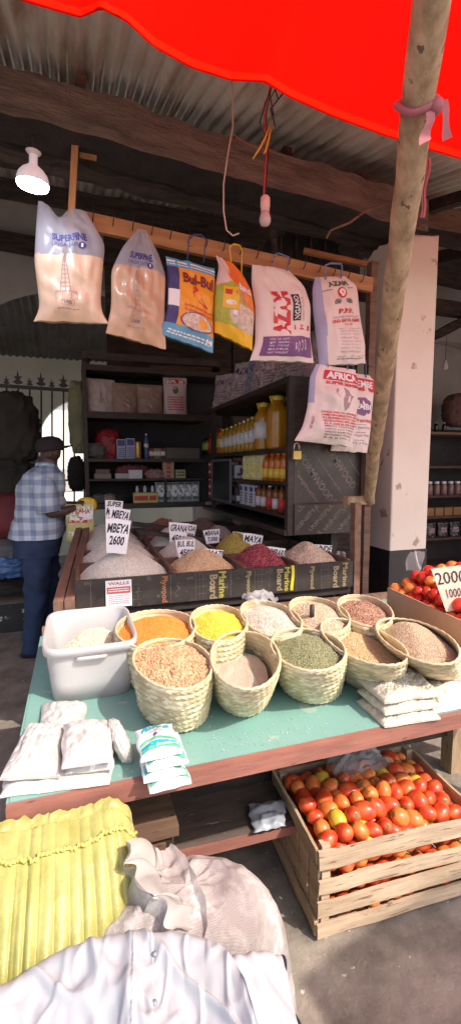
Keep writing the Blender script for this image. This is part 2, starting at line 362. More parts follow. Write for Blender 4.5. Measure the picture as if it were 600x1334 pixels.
# ================================================================== THE SETTING
mb = MB(); mb.grid(lambda u, v: (-60 + 120 * u, -40 + 120 * v, 0), 2, 2)
tag(mb.build('ground', M['ground']), kind='structure')
def corr(mb, x0, x1, y0, z0, y1, z1, wl=0.076, amp=0.015, per=6):
    n = int((x1 - x0) / wl * per)
    def fn(u, v):
        x = x0 + (x1 - x0) * u; return (x, y0 + (y1 - y0) * v, z0 + (z1 - z0) * v + amp * math.sin(2 * math.pi * x / wl))
    mb.grid(fn, n, 3)
def roofmat(name, c1, c2, rust):
    m, nt, b = newmat(name); co = coords(nt)
    col = ramp(nt, nz(nt, co, 1.8, 7), [(0.38, c1), (0.6, c2)])
    v = ramp(nt, nz(nt, coords(nt, (3, 0.5, 1)), 2.2, 6), [(0.5, (0, 0, 0)), (0.68, (1, 1, 1))])
    mx = nt.nodes.new('ShaderNodeMix'); mx.data_type = 'RGBA'; nt.links.new(v, mx.inputs[0]); nt.links.new(col, mx.inputs[6])
    mx.inputs[7].default_value = c4(rust); nt.links.new(mx.outputs[2], b.inputs['Base Color'])
    b.inputs['Metallic'].default_value = 0.45; b.inputs['Roughness'].default_value = 0.30
    bump(nt, b, nz(nt, co, 12), 0.2); return m
RM = roofmat('corrugated_iron', (0.86, 0.82, 0.76), (0.62, 0.58, 0.53), (0.40, 0.28, 0.20))
RM2 = roofmat('dark_corrugated_iron', (0.16, 0.15, 0.15), (0.10, 0.09, 0.09), (0.10, 0.07, 0.05))
rf = root('market_roof', 'rusty corrugated iron roof rising over the whole stall behind the red tarp', 'roof', (0, 1.5, 3.1))
mb = MB(); corr(mb, -3.2, 6.0, 1.71, 3.06, 5.6, 4.25); o = mb.build('roof_sheet', RM, None, True, loc=(0, 1.5, 3.1)); o.parent = rf; o.location = (0, 0, 0)
for (y, z, h, w_, k) in ((3.05, 3.38, 0.13, 0.06, 'brownwood'), (3.62, 3.58, 0.16, 0.07, 'beam2'), (4.6, 3.85, 0.14, 0.07, 'beam2')):
    p = MB().bar((-3.2, y, z), (6, y, z), w_, h, 0, 40, 0.012).build('purlin', M[k], None, False, loc=(0, 1.5, 3.1)); p.parent = rf; p.location = (0, 0, 0)
for x in (-0.95, 2.55, 3.9):
    p = MB().bar((x, 1.5, 3.02), (x, 5.5, 4.1), 0.07, 0.12, 0, 20, 0.012).build('rafter', M['beam2'], None, False, loc=(0, 1.5, 3.1)); p.parent = rf; p.location = (0, 0, 0)
# big hewn beam on the column, a darker one behind it
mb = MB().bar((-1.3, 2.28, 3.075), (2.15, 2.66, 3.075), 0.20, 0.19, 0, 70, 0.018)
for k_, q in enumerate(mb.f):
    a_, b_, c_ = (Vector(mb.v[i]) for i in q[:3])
    if (b_ - a_).cross(c_ - a_).normalized().z * 1 < -.5 or (b_ - a_).cross(c_ - a_).normalized().z > .5: mb.m[k_] = 1  # underside shade painted in; top faces get the same dark colour
tag(mb.build('hewn_beam', [M['beam'], M['dark_timber']], None, False), 'massive rough hewn old beam crossing under the iron roof and resting on the white column', 'beam')
mb = MB().bar((-1.3, 2.56, 3.09), (2.3, 2.95, 3.09), 0.13, 0.14, 0, 50, 0.02)
tag(mb.build('sooty_beam', M['beam2'], None, False), 'thinner sooty black beam running just behind the massive hewn beam', 'beam')
def stub(px, py0, py1, Y, wpx, lab, mt='beam2', d=0.05):
    a = atY(px, py1, Y); b = atY(px, py0, Y); wd = wpx / FPX * (Y / _ray(px, py0).y)
    o = MB().bar(a, b, d, wd, 0, 4, 0.004, up=(0, 1, 0)).build('short_post', M[mt]); return tag(o, lab, 'post')
stub(105, 78, 130, 2.42, 16, 'short brown prop between hewn beam and roof above the lit lamp', 'brownwood')
stub(373, 193, 222, 2.58, 8, 'short dark prop above the beam beside the yellow ribbon')
stub(473, 228, 262, 2.62, 7, 'short dark prop above the beam end near the column')
o = MB().bar((1.20, 2.9, 3.12), (2.2, 4.3, 3.42), 0.13, 0.16, 0, 20, 0.02).build('cross_beam', M['beam2']); tag(o, 'dark cross beam running back from the hewn beam near the column', 'beam')
# column
col = root('white_column', 'square cream plastered column with black painted foot beside the shelf side', 'column', (2.14, 2.77, 0))
def colgrid(z0, z1, e, ragged=0):
    mb = MB(); n = 40
    X0, X1, Y0, Y1 = 1.99 - e, 2.29 + e, 2.6 - e, 2.95 + e
    per = []
    for (a, b) in (((X0, Y0), (X1, Y0)), ((X1, Y0), (X1, Y1)), ((X1, Y1), (X0, Y1)), ((X0, Y1), (X0, Y0))):
        for i in range(10): per.append((a[0] + (b[0] - a[0]) * i / 10, a[1] + (b[1] - a[1]) * i / 10))
    def fn(u, v):
        x, y = per[int(round(u * 40)) % 40]; z = z0 + (z1 - z0) * v
        if v == 1 and ragged: z += ragged * n3(x * 14, y * 14, 2)
        k = 0.004 * n3(x * 6, y * 6, z * 5); return (x - 2.14 + k, y - 2.77 + k, z)
    mb.grid(fn, 40, 30, closeu=True)
    t = len(mb.v) - 40; mb.f.append(tuple(range(t, t + 40))); mb.m.append(0); return mb
bev(colgrid(0.93, 2.96, 0, 0.10).build('shaft', M['plaster'], col), 0.01, 2)
colgrid(0, 0.93, 0.003).build('painted_foot', M['blackpaint'], col)
# leaning pole
pp = [(-0.05, 0.0)]
P0 = atY(568, -60, 0.98); P1 = atY(479, 655, 2.42)
mb = MB(); pts = [P0.lerp(P1, i / 24) for i in range(25)]
pts = [p + Vector((0.008 * n3(i * .5, 1), 0.006 * n3(i * .5, 5), 0)) for i, p in enumerate(pts)]
mb.tube(pts, [0.047 - 0.017 * i / 24 + 0.002 * n3(i * .8, 2) for i in range(25)], 14)
pr = root('leaning_pole', 'peeled weathered wooden pole leaning from the red tarp down to the shelf side', 'pole', P1)
o = mb.build('pole_shaft', M['pole'], None, True, loc=P1); o.parent = pr; o.location = (0, 0, 0)
b0 = atY(440, 652, 2.42)
o = MB().bar(atY(449, 652, 2.40), atY(484, 651, 2.42), 0.05, 0.05, 0, 4, 0.004).build('cross_peg', M['pole'], None, False, loc=P1); o.parent = pr; o.location = (0, 0, 0)
# pink cloth strip tied round the pole
def onpole(py): t = (py + 60) / 715; return P0.lerp(P1, min(1, max(0, t * 0.78)))
kn = min(pts, key=lambda p: abs((lambda q: q)(((p - Vector((0, 0, CAMH))).dot(-_u) / (p - Vector((0, 0, CAMH))).dot(_f)) * FPX + 667 - 120)))
# ------------------------------------------------------------------ pole frame helper
D = (P1 - P0).normalized(); S = D.cross(Vector((0, 1, 0))).normalized()
if S.x < 0: S = -S
N = S.cross(D); 
if N.y > 0: N = -N
k0 = P0 + D * ((kn - P0).dot(D))
mb = MB()
mb.tube([k0 + (S * math.cos(t) + N * math.sin(t)) * 0.053 + D * 0.004 * math.sin(3 * t) for t in [2 * math.pi * i / 24 for i in range(25)]], 0.010, 8, flat_=1.4)
mb.tube([k0 + N * .062 + S * x for x in (-.018, 0, .018)], [0.010, 0.02, 0.010], 10)
mb.grid(lambda u, v: k0 + N * (.064 + .006 * math.sin(v * 6)) + S * (-0.025 + (u - .5) * .030 * (1 + .5 * v) - 0.012 * v) + Vector((0, 0, -.075 * v)), 4, 10)
mb.grid(lambda u, v: k0 + N * (.045 + .006 * math.sin(v * 5 + u)) + S * (0.045 + (u - .5) * .026 * (1 + .3 * v) + 0.03 * v) + Vector((0, 0, -.11 * v)), 4, 10)
tag(mb.build('cloth_strip', M['pinkcloth'], None, True), 'faded pink cloth strip knotted around the leaning pole', 'cloth strip')
mb = MB()
for dx in (0, 0.018): mb.grid(lambda u, v: atY(557 - 9 * v + dx * 150 + (u - .5) * 4, 205 + 78 * v, 1.75) + Vector((0.006 * math.sin(v * 9), 0.005 * u, 0)), 2, 14)
tag(mb.build('hanging_strap', M['pinkcloth'], None, True), 'thin dull red strap hanging behind the leaning pole above the column', 'strap')
# tarp
edge = [(-260, -90), (-60, -45), (30, 0), (70, 12), (105, 22), (132, 10), (165, 27), (200, 60), (250, 88), (300, 104), (345, 106), (375, 125), (430, 150), (500, 176), (600, 207), (760, 275), (1000, 370)]
EP = [atY(a, b, 1.75) for a, b in edge]
for q in EP[-2:]: q.z = 2.84
EP.append(Vector((EP[-1].x + .9, 1.75, 2.84)))
def epos(u):
    t = u * (len(EP) - 1); i = min(int(t), len(EP) - 2); return EP[i].lerp(EP[i + 1], t - i)
def tarpf(u, v):
    e = epos(u)
    if v < 0: return e.lerp(Vector((e.x, 1.735, 3.09)), -v)      # flap up to the roof edge, added to block sun through the gap
    y = 1.75 - 1.15 * v
    return Vector((e.x * (1 - 0.1 * v), y, e.z + (3.02 - e.z) * min(1, v * 3) + 0.03 * v + 0.025 * n3(e.x * 2.2, y * 2, 4) * min(1, v * 4) - 0.05 * math.sin(math.pi * v)))
mb = MB(); mb.grid(lambda u, v: tarpf(u, v if v > 0 else 0), 128, 40, mi=lambda u, v: 1 if v < 0.02 else 0); mb.grid(lambda u, v: tarpf(u, -.001 - v), 128, 2)
tp = root('red_tarp', 'bright red translucent tarpaulin awning stretched overhead in the sun', 'tarpaulin', (1, 1.7, 2.95))
o = mb.build('tarp_sheet', [M['tarp'], M['tarphem']], None, True, loc=(1, 1.7, 2.95)); o.parent = tp; o.location = (0, 0, 0)
mb = MB().tube([epos(i / 60) + Vector((0, 0.0, 0.001)) for i in range(61)], 0.0045, 6)
o = mb.build('hem', M['tarphem'], None, True, loc=(1, 1.7, 2.95)); o.parent = tp; o.location = (0, 0, 0)
# rail plank with nails, and its upright
rl = root('pine_rail', 'orange pine plank with bent nails that the flour bags hang from', 'rail', (0.1, 2.56, 2.62))
ra = Vector((0.06, 2.56, 2.72)); rb_ = Vector((1.76, 2.56, 2.605))
o = MB().bar(ra, rb_, 0.03, 0.085, 0, 10, 0.002).build('plank', M['plank'], None, False, loc=(0.1, 2.56, 2.62)); o.parent = rl; o.location = (0, 0, 0)
for i in range(17):
    p = ra.lerp(rb_, (i + .6) / 17.5); z = p.z + 0.03
    o = MB().tube([(p.x, 2.546, z - 0.03), (p.x, 2.525, z - .026), (p.x + 0.003, 2.515, z + 0.0), (p.x + .004, 2.512, z + 0.035)], 0.0028, 6).build('nail', M['iron'], None, True, loc=(0.1, 2.56, 2.62)); o.parent = rl; o.location = (0, 0, 0)
up_ = root('pine_upright', 'orange pine batten hanging from the big beam above the first flour bag', 'batten', (0.04, 2.5, 2.6))
a = atY(98, 192, 2.46); b = atY(92, 305, 2.52)
o = MB().bar(a, b, 0.03, 0.082, 0, 3, 0.002, up=(0, 1, 0)).build('batten', M['plank_v'], None, False, loc=(0.04, 2.5, 2.6)); o.parent = up_; o.location = (0, 0, 0)
o = MB().bar(atY(104, 198, 2.485), atY(126, 203, 2.485), 0.03, 0.035, 0, 2, 0.002).build('cleat', M['plank_v'], None, False, loc=(0.04, 2.5, 2.6)); o.parent = up_; o.location = (0, 0, 0)
# right hand post carrying rail
o = MB().bar((1.775, 2.58, 0.5), (1.775, 2.58, 2.75), 0.045, 0.05, 0, 16, 0.004, up=(0, 1, 0)).build('corner_post', M['brownwood']); tag(o, 'slim dark brown post behind the shelf side next to the column', 'post')
o = MB().bar(atY(461, 775, 2.33), atY(463, 655, 2.33), 0.04, 0.05, 0, 8, 0.003, up=(0, 1, 0)).build('stall_post', M['rail']); tag(o, 'short orange brown post at the right end of the grain bins', 'post')
# clutter above the rail
o = MB().bar(atY(395, 327, 2.9), atY(478, 345, 2.75), 0.03, 0.03, 0, 4, 0.002).build('thin_batten', M['plank']); tag(o, 'thin orange batten above the rail near the column', 'batten')
bx = root('black_crate', 'black slatted plastic crate stored above the rail under the roof', 'crate', atY(400, 330, 3.1))
Q = [atY(365, 300, 3.1), atY(440, 318, 3.1), atY(440, 338, 3.1), atY(365, 338, 3.1)]
L0 = Vector(bx.location)
mb = MB().hexa([Q[3] - L0, Q[2] - L0, Q[2] - L0 + Vector((0, .3, .03)), Q[3] - L0 + Vector((0, .3, .03)), Q[0] - L0, Q[1] - L0, Q[1] - L0 + Vector((0, .3, .03)), Q[0] - L0 + Vector((0, .3, .03))])
mb.build('crate_body', M['iron'], bx)
for i in range(5):
    a = Q[0].lerp(Q[1], i / 4) - L0 + Vector((0, -.012, 0)); b = Q[3].lerp(Q[2], i / 4) - L0 + Vector((0, -.012, 0)); MB().bar(b, a, 0.012, 0.02, 0, up=(0, 1, 0)).build('rib', M['beam2'], bx)
for k, (a, b) in enumerate((((470, 300), (468, 345)), ((355, 290), (357, 330)))):
    o = MB().tube([atY(a[0], a[1] - 25, 2.95), atY(*a, 2.95), atY(b[0], b[1], 2.95)], [0.03, 0.026, 0.024], 8).build('roof_prop', M['beam2'], None, True)
    tag(o, ['crooked dark branch prop under the roof beside the column', 'pale batten upright left of the black crate above the rail'][k], 'prop')
# ---------------- left background: first wall with arch, dark roof beyond, far wall with arched window
def archwall(name, lab, Y, x0, x1, z0, z1, cx, zs, rx, rz, m, zb=None, th=0.18):
    """wall in plane Y with an arch opening centred cx, springing zs, half width rx, rise rz, opening foot zb"""
    n = 24; zb = z0 if zb is None else zb; mb = MB()
    A = [(cx - rx, zb), (cx - rx, zs)] + [(cx - rx * math.cos(math.pi * i / n), zs + rz * math.sin(math.pi * i / n)) for i in range(1, n)] + [(cx + rx, zs), (cx + rx, zb)]
    for y in (Y, Y + th):
        o = len(mb.v); vs_ = []; fs = []
        for (x, z) in A: vs_ += [(x, y, z), (x, y, z1)]
        for i in range(len(A) - 1): fs.append((2 * i, 2 * i + 1, 2 * i + 3, 2 * i + 2) if abs(A[i][0] - A[i + 1][0]) > 1e-6 else (2 * i, 2 * i, 2 * i, 2 * i))
        fs = [f for f in fs if len(set(f)) == 4]
        mb.add(vs_, fs)
        mb.add([(x0, y, z0), (cx - rx, y, z0), (cx - rx, y, z1), (x0, y, z1)], [(0, 1, 2, 3)])
        mb.add([(cx + rx, y, z0), (x1, y, z0), (x1, y, z1), (cx + rx, y, z1)], [(0, 1, 2, 3)])
        if zb > z0: mb.add([(cx - rx, y, z0), (cx + rx, y, z0), (cx + rx, y, zb), (cx - rx, y, zb)], [(0, 1, 2, 3)])
    for i in range(len(A) - 1):
        mb.add([(A[i][0], Y, A[i][1]), (A[i + 1][0], Y, A[i + 1][1]), (A[i + 1][0], Y + th, A[i + 1][1]), (A[i][0], Y + th, A[i][1])], [(0, 1, 2, 3)])
    mb.add([(cx - rx, Y, zb), (cx + rx, Y, zb), (cx + rx, Y + th, zb), (cx - rx, Y + th, zb)], [(0, 1, 2, 3)])
    return tag(mb.build(name, m), lab, 'wall')
t = atY(40, 370, 5.6)
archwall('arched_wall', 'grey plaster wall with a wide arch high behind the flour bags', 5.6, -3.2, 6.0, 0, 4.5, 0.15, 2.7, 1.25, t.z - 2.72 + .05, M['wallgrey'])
def wallbeam(y0, y1, Y, k, lab):
    a = atY(0, (y0[0] + y1[0]) / 2, Y); b = atY(200, (y0[1] + y1[1]) / 2, Y); h = abs(atY(0, y0[0], Y).z - atY(0, y1[0], Y).z)
    d = (b - a); a2 = a - d * 2; b2 = b + d * 2.2
    tag(MB().bar(a2, b2, 0.1, h, 0, 30, 0.02).build('wall_beam', M[k]), lab, 'beam')
wallbeam((303, 338), (325, 352), 5.45, 'beam2', 'dark level beam across the grey arched wall')
mb = MB(); zt = atY(50, 372, 5.8).z; zb_ = atY(50, 468, 8.2).z
corr(mb, -4, 3, 5.8, zt + 0.35, 8.3, zb_, 0.1, 0.012)
tag(mb.build('lean_to_roof', RM2, None, True), 'dark corrugated roof sloping down beyond the grey arch', 'roof')
wz = atY(90, 520, 8.2); ax = atY(98, 560, 8.2).x
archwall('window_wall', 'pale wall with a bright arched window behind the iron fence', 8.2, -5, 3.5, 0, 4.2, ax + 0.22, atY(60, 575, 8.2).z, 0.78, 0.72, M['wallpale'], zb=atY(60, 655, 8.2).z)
hb = root('white_house', 'sunlit white house with reddish tiled roof seen through the arched window', 'house', (0, 14, 0))
MB().box((-7, 0, 0), (7, 3, 3.55)).build('wall', M['farwall'], hb)
MB().hexa([(-7.3, -.4, 3.56), (7.3, -.4, 3.56), (7.3, 3, 3.56), (-7.3, 3, 3.56), (-7.3, 1.4, 5.2), (7.3, 1.4, 5.2), (7.3, 1.6, 5.2), (-7.3, 1.6, 5.2)]).build('tiled_roof', M['tile'], hb)
p = atY(70, 640, 13.9); q = atY(85, 625, 13.9)
MB().box((p.x, -0.03, p.z), (p.x + 1.0, -0.003, q.z + .3)).build('window', M['wallgrey'], hb)
# fence
fe = root('iron_fence', 'black iron railing with star shaped spear points across the arched window', 'fence', (-0.7, 5.2, 0))
L0 = Vector((-0.7, 5.2, 0))
def fz(px, py): return atY(px, py, 5.2) - L0
a = fz(-120, 494); b = fz(125, 511); MB().bar(a, b, 0.02, 0.035, 0, 1).build('top_rail', M['iron'], fe)
a = fz(-120, 652); b = fz(115, 655); MB().bar(a, b, 0.02, 0.03, 0, 1).build('bottom_rail', M['iron'], fe)
a = fz(-120, 622); b = fz(115, 626); MB().bar(a, b, 0.012, 0.02, 0, 1).build('middle_rail', M['iron'], fe)
for i, px in enumerate((-48, -34, -20, -6, 9, 24, 39, 54, 68, 83, 97, 110)):
    a = fz(px, 656); b = fz(px, 500 + px * .07); bt = MB().tube([a, b], 0.009, 6).build('bar', M['iron'], fe)
    h = 0.15 if i % 2 else 0.085; x, y, z = b; s_ = 0.035 if i % 2 else 0.024
    pr_ = MB(); 
    P = [(0, h), (-.35 * s_, h * .55), (-s_ * 1.15, h * .62), (-.5 * s_, h * .35), (-s_ * 1.4, h * .18), (-.4 * s_, h * .05), (.4 * s_, h * .05), (s_ * 1.4, h * .18), (.5 * s_, h * .35), (s_ * 1.15, h * .62), (.35 * s_, h * .55)]
    m_ = len(P); V = [(x + q[0], y - .008, z + q[1]) for q in P] + [(x + q[0], y + .008, z + q[1]) for q in P]
    pr_.add(V, [tuple(range(m_)), tuple(range(2 * m_ - 1, m_ - 1, -1))] + [(k, k + m_, (k + 1) % m_ + m_, (k + 1) % m_) for k in range(m_)])
    pr_.build('spear_point', M['iron'], fe)
# ---------------- soft blobs (sacks, bundles)
def sack(name, lab, cat, c, dim, mt, rz=0, seed=0, p=2.6, wr=0.05, wf=5, tilt=0, group=None, extra=None):
    mb = MB()
    def fn(u, v):
        a = 2 * math.pi * u; b = math.pi * (v - .5)
        def sp(t): return math.copysign(abs(t) ** (2 / p), t)
        x, y, z = sp(math.cos(b)) * sp(math.cos(a)), sp(math.cos(b)) * sp(math.sin(a)), sp(math.sin(b))
        k = 1 + wr * (n3(x * wf + seed, y * wf, z * wf) + .5 * n3(x * wf * 2.3, y * wf * 2.3 + seed, z * wf * 2.3))
        return Vector((x * dim[0] / 2 * k, y * dim[1] / 2 * k, max(-dim[2] / 2 * .98, z * dim[2] / 2 * k)))
    T = Matrix.Rotation(rz, 4, 'Z') @ Matrix.Rotation(tilt, 4, 'Y')
    mb.grid(lambda u, v: T @ fn(u, v), 56, 36, closeu=True)
    o = mb.build(name, mt, None, True); o.location = c; return tag(o, lab, cat, group)
dk1 = mat('dark_olive_cloth', (0.035, 0.03, 0.024), (0.018, 0.014, 0.013), 5, 0.9, bmp=0.5, bscale=12)
dk2 = mat('maroon_sack', (0.20, 0.028, 0.035), (0.13, 0.02, 0.025), 5, 0.7, bmp=0.4, bscale=14)
dk3 = mat('grey_sack', (0.17, 0.155, 0.165), (0.11, 0.10, 0.105), 4, 0.8, bmp=0.5, bscale=12)
dk4 = mat('pale_sack', (0.30, 0.28, 0.29), (0.22, 0.20, 0.21), 4, 0.8, bmp=0.5, bscale=12)
blu = mat('blue_plastic', (0.07, 0.17, 0.40), (0.05, 0.11, 0.28), 6, 0.35, bmp=0.8, bscale=12)
olv = mat('olive_bag', (0.30, 0.29, 0.17), (0.20, 0.19, 0.11), 4, 0.7, bmp=0.5, bscale=12)
def at_(px, py, Y): return atY(px, py, Y)
Yb = 4.75
sack('hanging_bundle', 'large dark bundle wrapped in cloth hanging left of the fence', 'bundle', at_(14, 560, Yb), (0.5, 0.35, 0.68), dk1, seed=1, wr=.14)
sack('dark_sack', 'dark olive sack under the hanging bundle', 'sack', at_(5, 628, Yb), (0.62, 0.5, 0.45), dk1, seed=4, wr=.14)
sack('pale_sack', 'pale upright sack with a faint oval mark behind the shopkeeper', 'sack', at_(42, 622, 4.9), (0.30, 0.28, 0.42), dk4, seed=2, wr=.08)
mb = MB(); cc = at_(35, 603, 4.73)
mb.tube([(cc.x + .075 * math.cos(t), cc.y, cc.z + .035 * math.sin(t)) for t in [2 * math.pi * i / 24 for i in range(25)]], 0.006, 5, cap=False)
o = mb.build('printed_oval', M['blackink']); pp = bpy.data.objects['pale_sack']; o.parent = pp; o.matrix_parent_inverse = Matrix.Translation(-Vector(pp.location))
sack('maroon_sack', 'full maroon sack slumped on the grey sacks left of the shopkeeper', 'sack', at_(5, 672, 4.6), (0.85, 0.5, 0.44), dk2, seed=3, wr=.08)
sack('grey_sack', 'crumpled grey sack lying under the maroon sack', 'sack', at_(6, 716, 4.6), (0.85, 0.55, 0.26), dk3, seed=5, wr=.15)
sack('blue_plastic_bundle', 'crumpled bright blue plastic sheet beside the legs of the shopkeeper', 'plastic sheet', at_(12, 738, 4.38), (0.46, 0.20, 0.2), blu, seed=6, wr=.35)
sack('flat_sack', 'dark flat sack under the blue plastic sheet', 'sack', at_(0, 762, 4.55), (1.0, 0.5, 0.16), dk1, seed=7, wr=.15)
sack('olive_bag', 'olive cloth bag hanging on the fence beside the back shelf', 'bag', at_(101, 545, 5.0), (0.17, 0.12, 0.72), olv, seed=8, wr=.15)
sack('dark_bag', 'dark bag hanging low on the fence below the olive bag', 'bag', at_(100, 618, 5.0), (0.17, 0.12, 0.35), dk1, seed=9, wr=.2)
sack('finial_rag', 'small black rag tied on a railing bar left of the man', 'rag', at_(46, 574, 5.1), (0.085, 0.07, 0.10), dk1, seed=10, wr=.4)
pl = root('low_plinth', 'low plinth with sandy top and flaking black and white paint by the wall', 'plinth', (-1.4, 4.5, 0))
MB().box((-1.6, 0, 0), (1.03, 0.8, 0.26)).build('painted_base', mat('flaking_paint', (0.02, 0.018, 0.022), (0.03, 0.028, 0.03), 4, 0.5, speck=((0.55, 0.5, 0.5), 9, 0.60)), pl)
MB().grid(lambda u, v: (-1.62 + 2.68 * u, -.03 + .85 * v, 0.27 + 0.10 * (1 - abs(2 * v - 1) ** 3) * (1 - abs(2 * u - 1) ** 8) + 0.015 * n3(u * 14, v * 5)), 40, 10).build('sandy_top', mat('sandy_ledge', (0.36, 0.27, 0.22), (0.22, 0.16, 0.14), 6, 0.95, bmp=.6), pl, True)
# ================================================================== SHELVES
X0, X1, YN, YF = 1.25, 1.74, 2.62, 4.60
ss = root('side_shelf', 'dark wooden side shelf of oil and sauce bottles with a plywood end panel', 'shelf', (X0, YN, 1.1))
def part(mb, name, m, par, loc, **k):
    o = mb.build(name, m, None, k.get('smooth', False), loc=loc); o.parent = par; o.location = (0, 0, 0); return o
L = (X0, YN, 1.1); DW = M['darkwood']
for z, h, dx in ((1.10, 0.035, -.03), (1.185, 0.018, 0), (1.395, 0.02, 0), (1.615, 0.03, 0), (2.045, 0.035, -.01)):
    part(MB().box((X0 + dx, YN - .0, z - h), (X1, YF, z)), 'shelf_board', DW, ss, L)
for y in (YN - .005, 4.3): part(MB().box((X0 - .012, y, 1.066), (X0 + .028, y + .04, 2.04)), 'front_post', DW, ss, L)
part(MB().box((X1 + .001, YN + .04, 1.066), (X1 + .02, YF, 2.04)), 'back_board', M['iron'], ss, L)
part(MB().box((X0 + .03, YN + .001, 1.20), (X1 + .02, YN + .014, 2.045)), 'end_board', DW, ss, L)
y = YN - .004
pan = part(MB().box((X0 + .03, y, 1.265), (X1 + .025, YN, 1.63)), 'end_panel', M['ply'], ss, L)
low = part(MB().box((X0 + .03, y - .012, 1.07), (X1 + .02, YN - .005, 1.262)), 'lower_panel', M['ply'], ss, L)
def panelprint(par, lines, yy):
    mb = MB()
    for (s, cx, cz, ln, h, ang) in lines:
        ca, sa = math.cos(ang), math.sin(ang)
        def fn(u, v): a = (u - .5) * ln; b = (.5 - v) * h; return Vector((cx + a * ca - b * sa, yy, cz + a * sa + b * ca))
        if s == '-': quad(mb, fn, 0, 0, 1, 1, 0, 1)
        else: write(mb, s, fn, 0, 0, 1, 1, 0, bold=0.03)
    # keep only faces inside the panel
    f2 = []
    for f in mb.f:
        if all(X0 + .04 < mb.v[i][0] < X1 + .015 and par[0] < mb.v[i][2] < par[1] for i in f): f2.append(f)
    mb.f = f2; mb.m = [0] * len(f2); return mb
A = R(-52)
for ln_ in [('FORMWOOD', 1.435, 1.42, 0.36, 0.050, A), ('-', 1.49, 1.46, 0.5, 0.003, A), ('FORMWOOD', 1.60, 1.50, 0.36, 0.052, A), ('Plywood phenol film', 1.525, 1.44, 0.3, 0.022, A), ('-', 1.655, 1.52, 0.5, 0.003, A), ('Construction', 1.37, 1.37, 0.26, 0.028, A), ('-', 1.34, 1.33, 0.3, 0.003, A), ('Plywood phenol film', 1.70, 1.5, 0.3, 0.022, A)]:
    q_ = panelprint((1.275, 1.62), [ln_], y - .0015)
    if q_.f: part(q_, 'lettering' if ln_[0] != '-' else 'printed_line', M['ply_ink'], pan, L)
B_ = R(-48)
rows = [('MARINEPLEX', 1.25 + .105 * i, 1.17, 0.34, 0.030, R(46)) for i in range(8)]
for ln_ in rows: part(panelprint((1.08, 1.255), [ln_], y - .0135), 'lettering', M['ply_ink'], low, L)
pk = root('brass_padlock', 'brass padlock with steel shackle hanging open on the side shelf corner', 'padlock', atY(386, 580, 2.58))
MB().box((-.026, -.012, -.085), (.026, .012, -.035)).build('lock_body', mat('brass', (0.62, 0.45, 0.16), (0.5, 0.36, 0.13), 8, 0.35, metal=0.8), pk)
MB().tube([(-.017, 0, -.036), (-.017, 0, -.004), (-.010, 0, .010), (0, 0, .015), (.010, 0, .010), (.017, 0, -.004), (.017, 0, -.036)], 0.0045, 8).build('shackle', flat('steel', (0.6, 0.6, 0.6), 0.3, 0.9), pk, True)
# back shelf
YB, YBB, XL, XR = 4.60, 5.0, 0.115, 1.25
bs = root('back_shelf', 'tall dark wooden back shelf stacked with bags boxes and cans', 'shelf', (XL, YB, 1.12)); L = (XL, YB, 1.12)
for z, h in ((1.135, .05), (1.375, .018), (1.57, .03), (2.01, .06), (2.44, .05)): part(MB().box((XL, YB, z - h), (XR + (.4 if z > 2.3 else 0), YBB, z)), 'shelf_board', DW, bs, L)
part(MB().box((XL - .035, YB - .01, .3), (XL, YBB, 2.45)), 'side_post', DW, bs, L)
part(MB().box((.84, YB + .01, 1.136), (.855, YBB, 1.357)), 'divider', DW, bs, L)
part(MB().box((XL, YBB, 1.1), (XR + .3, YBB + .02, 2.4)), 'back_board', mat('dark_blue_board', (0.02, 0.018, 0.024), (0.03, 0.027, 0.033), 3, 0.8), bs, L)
ft = root('top_frame', 'brown open wooden frame lying on top of the back shelf', 'frame', (0.1, 4.5, 2.46)); L = (0.1, 4.5, 2.46)
for a, b in (((.12, 4.55, 2.50), (1.35, 4.5, 2.50)), ((.12, 5.4, 2.50), (1.5, 5.4, 2.50)), ((.12, 4.5, 2.50), (.12, 5.4, 2.50)), ((1.35, 4.5, 2.50), (1.55, 5.4, 2.5))):
    part(MB().bar(a, b, .07, .06), 'frame_bar', DW, ft, L)
part(MB().bar((.75, 4.9, 2.5), (1.4, 4.9, 2.52), .06, .05), 'crossbar', M['brownwood'], ft, L)
# ------------------------------------------------------------------ packaged goods
def oilmat(name, c): 
    m = mat(name, c, tuple(x * .8 for x in c), 6, 0.12, bmp=0.05, trans=0.35, coat=0.3); return m
OIL = oilmat('golden_oil', (0.66, 0.29, 0.015)); OIL2 = oilmat('orange_oil', (0.75, 0.22, 0.03)); OIL3 = oilmat('pale_oil', (0.66, 0.36, 0.03))
SAUCE = oilmat('red_sauce', (0.50, 0.03, 0.02)); DKG = oilmat('dark_glass', (0.03, 0.035, 0.015)); JUI = oilmat('orange_drink', (0.85, 0.25, 0.02))
CY = flat('yellow_cap', (0.80, 0.55, 0.05), 0.4); CR = flat('red_cap', (0.6, 0.03, 0.02), 0.4); CW = flat('white_cap', (0.8, 0.8, 0.8), 0.4); CO = flat('orange_cap', (0.85, 0.16, 0.02), 0.4)
LW = flat('white_label', (0.72, 0.70, 0.74)); LR = flat('red_label', (0.6, 0.06, 0.05)); LY = flat('yellow_label', (0.8, 0.6, 0.08)); LG = flat('lime_label', (0.5, 0.62, 0.1))
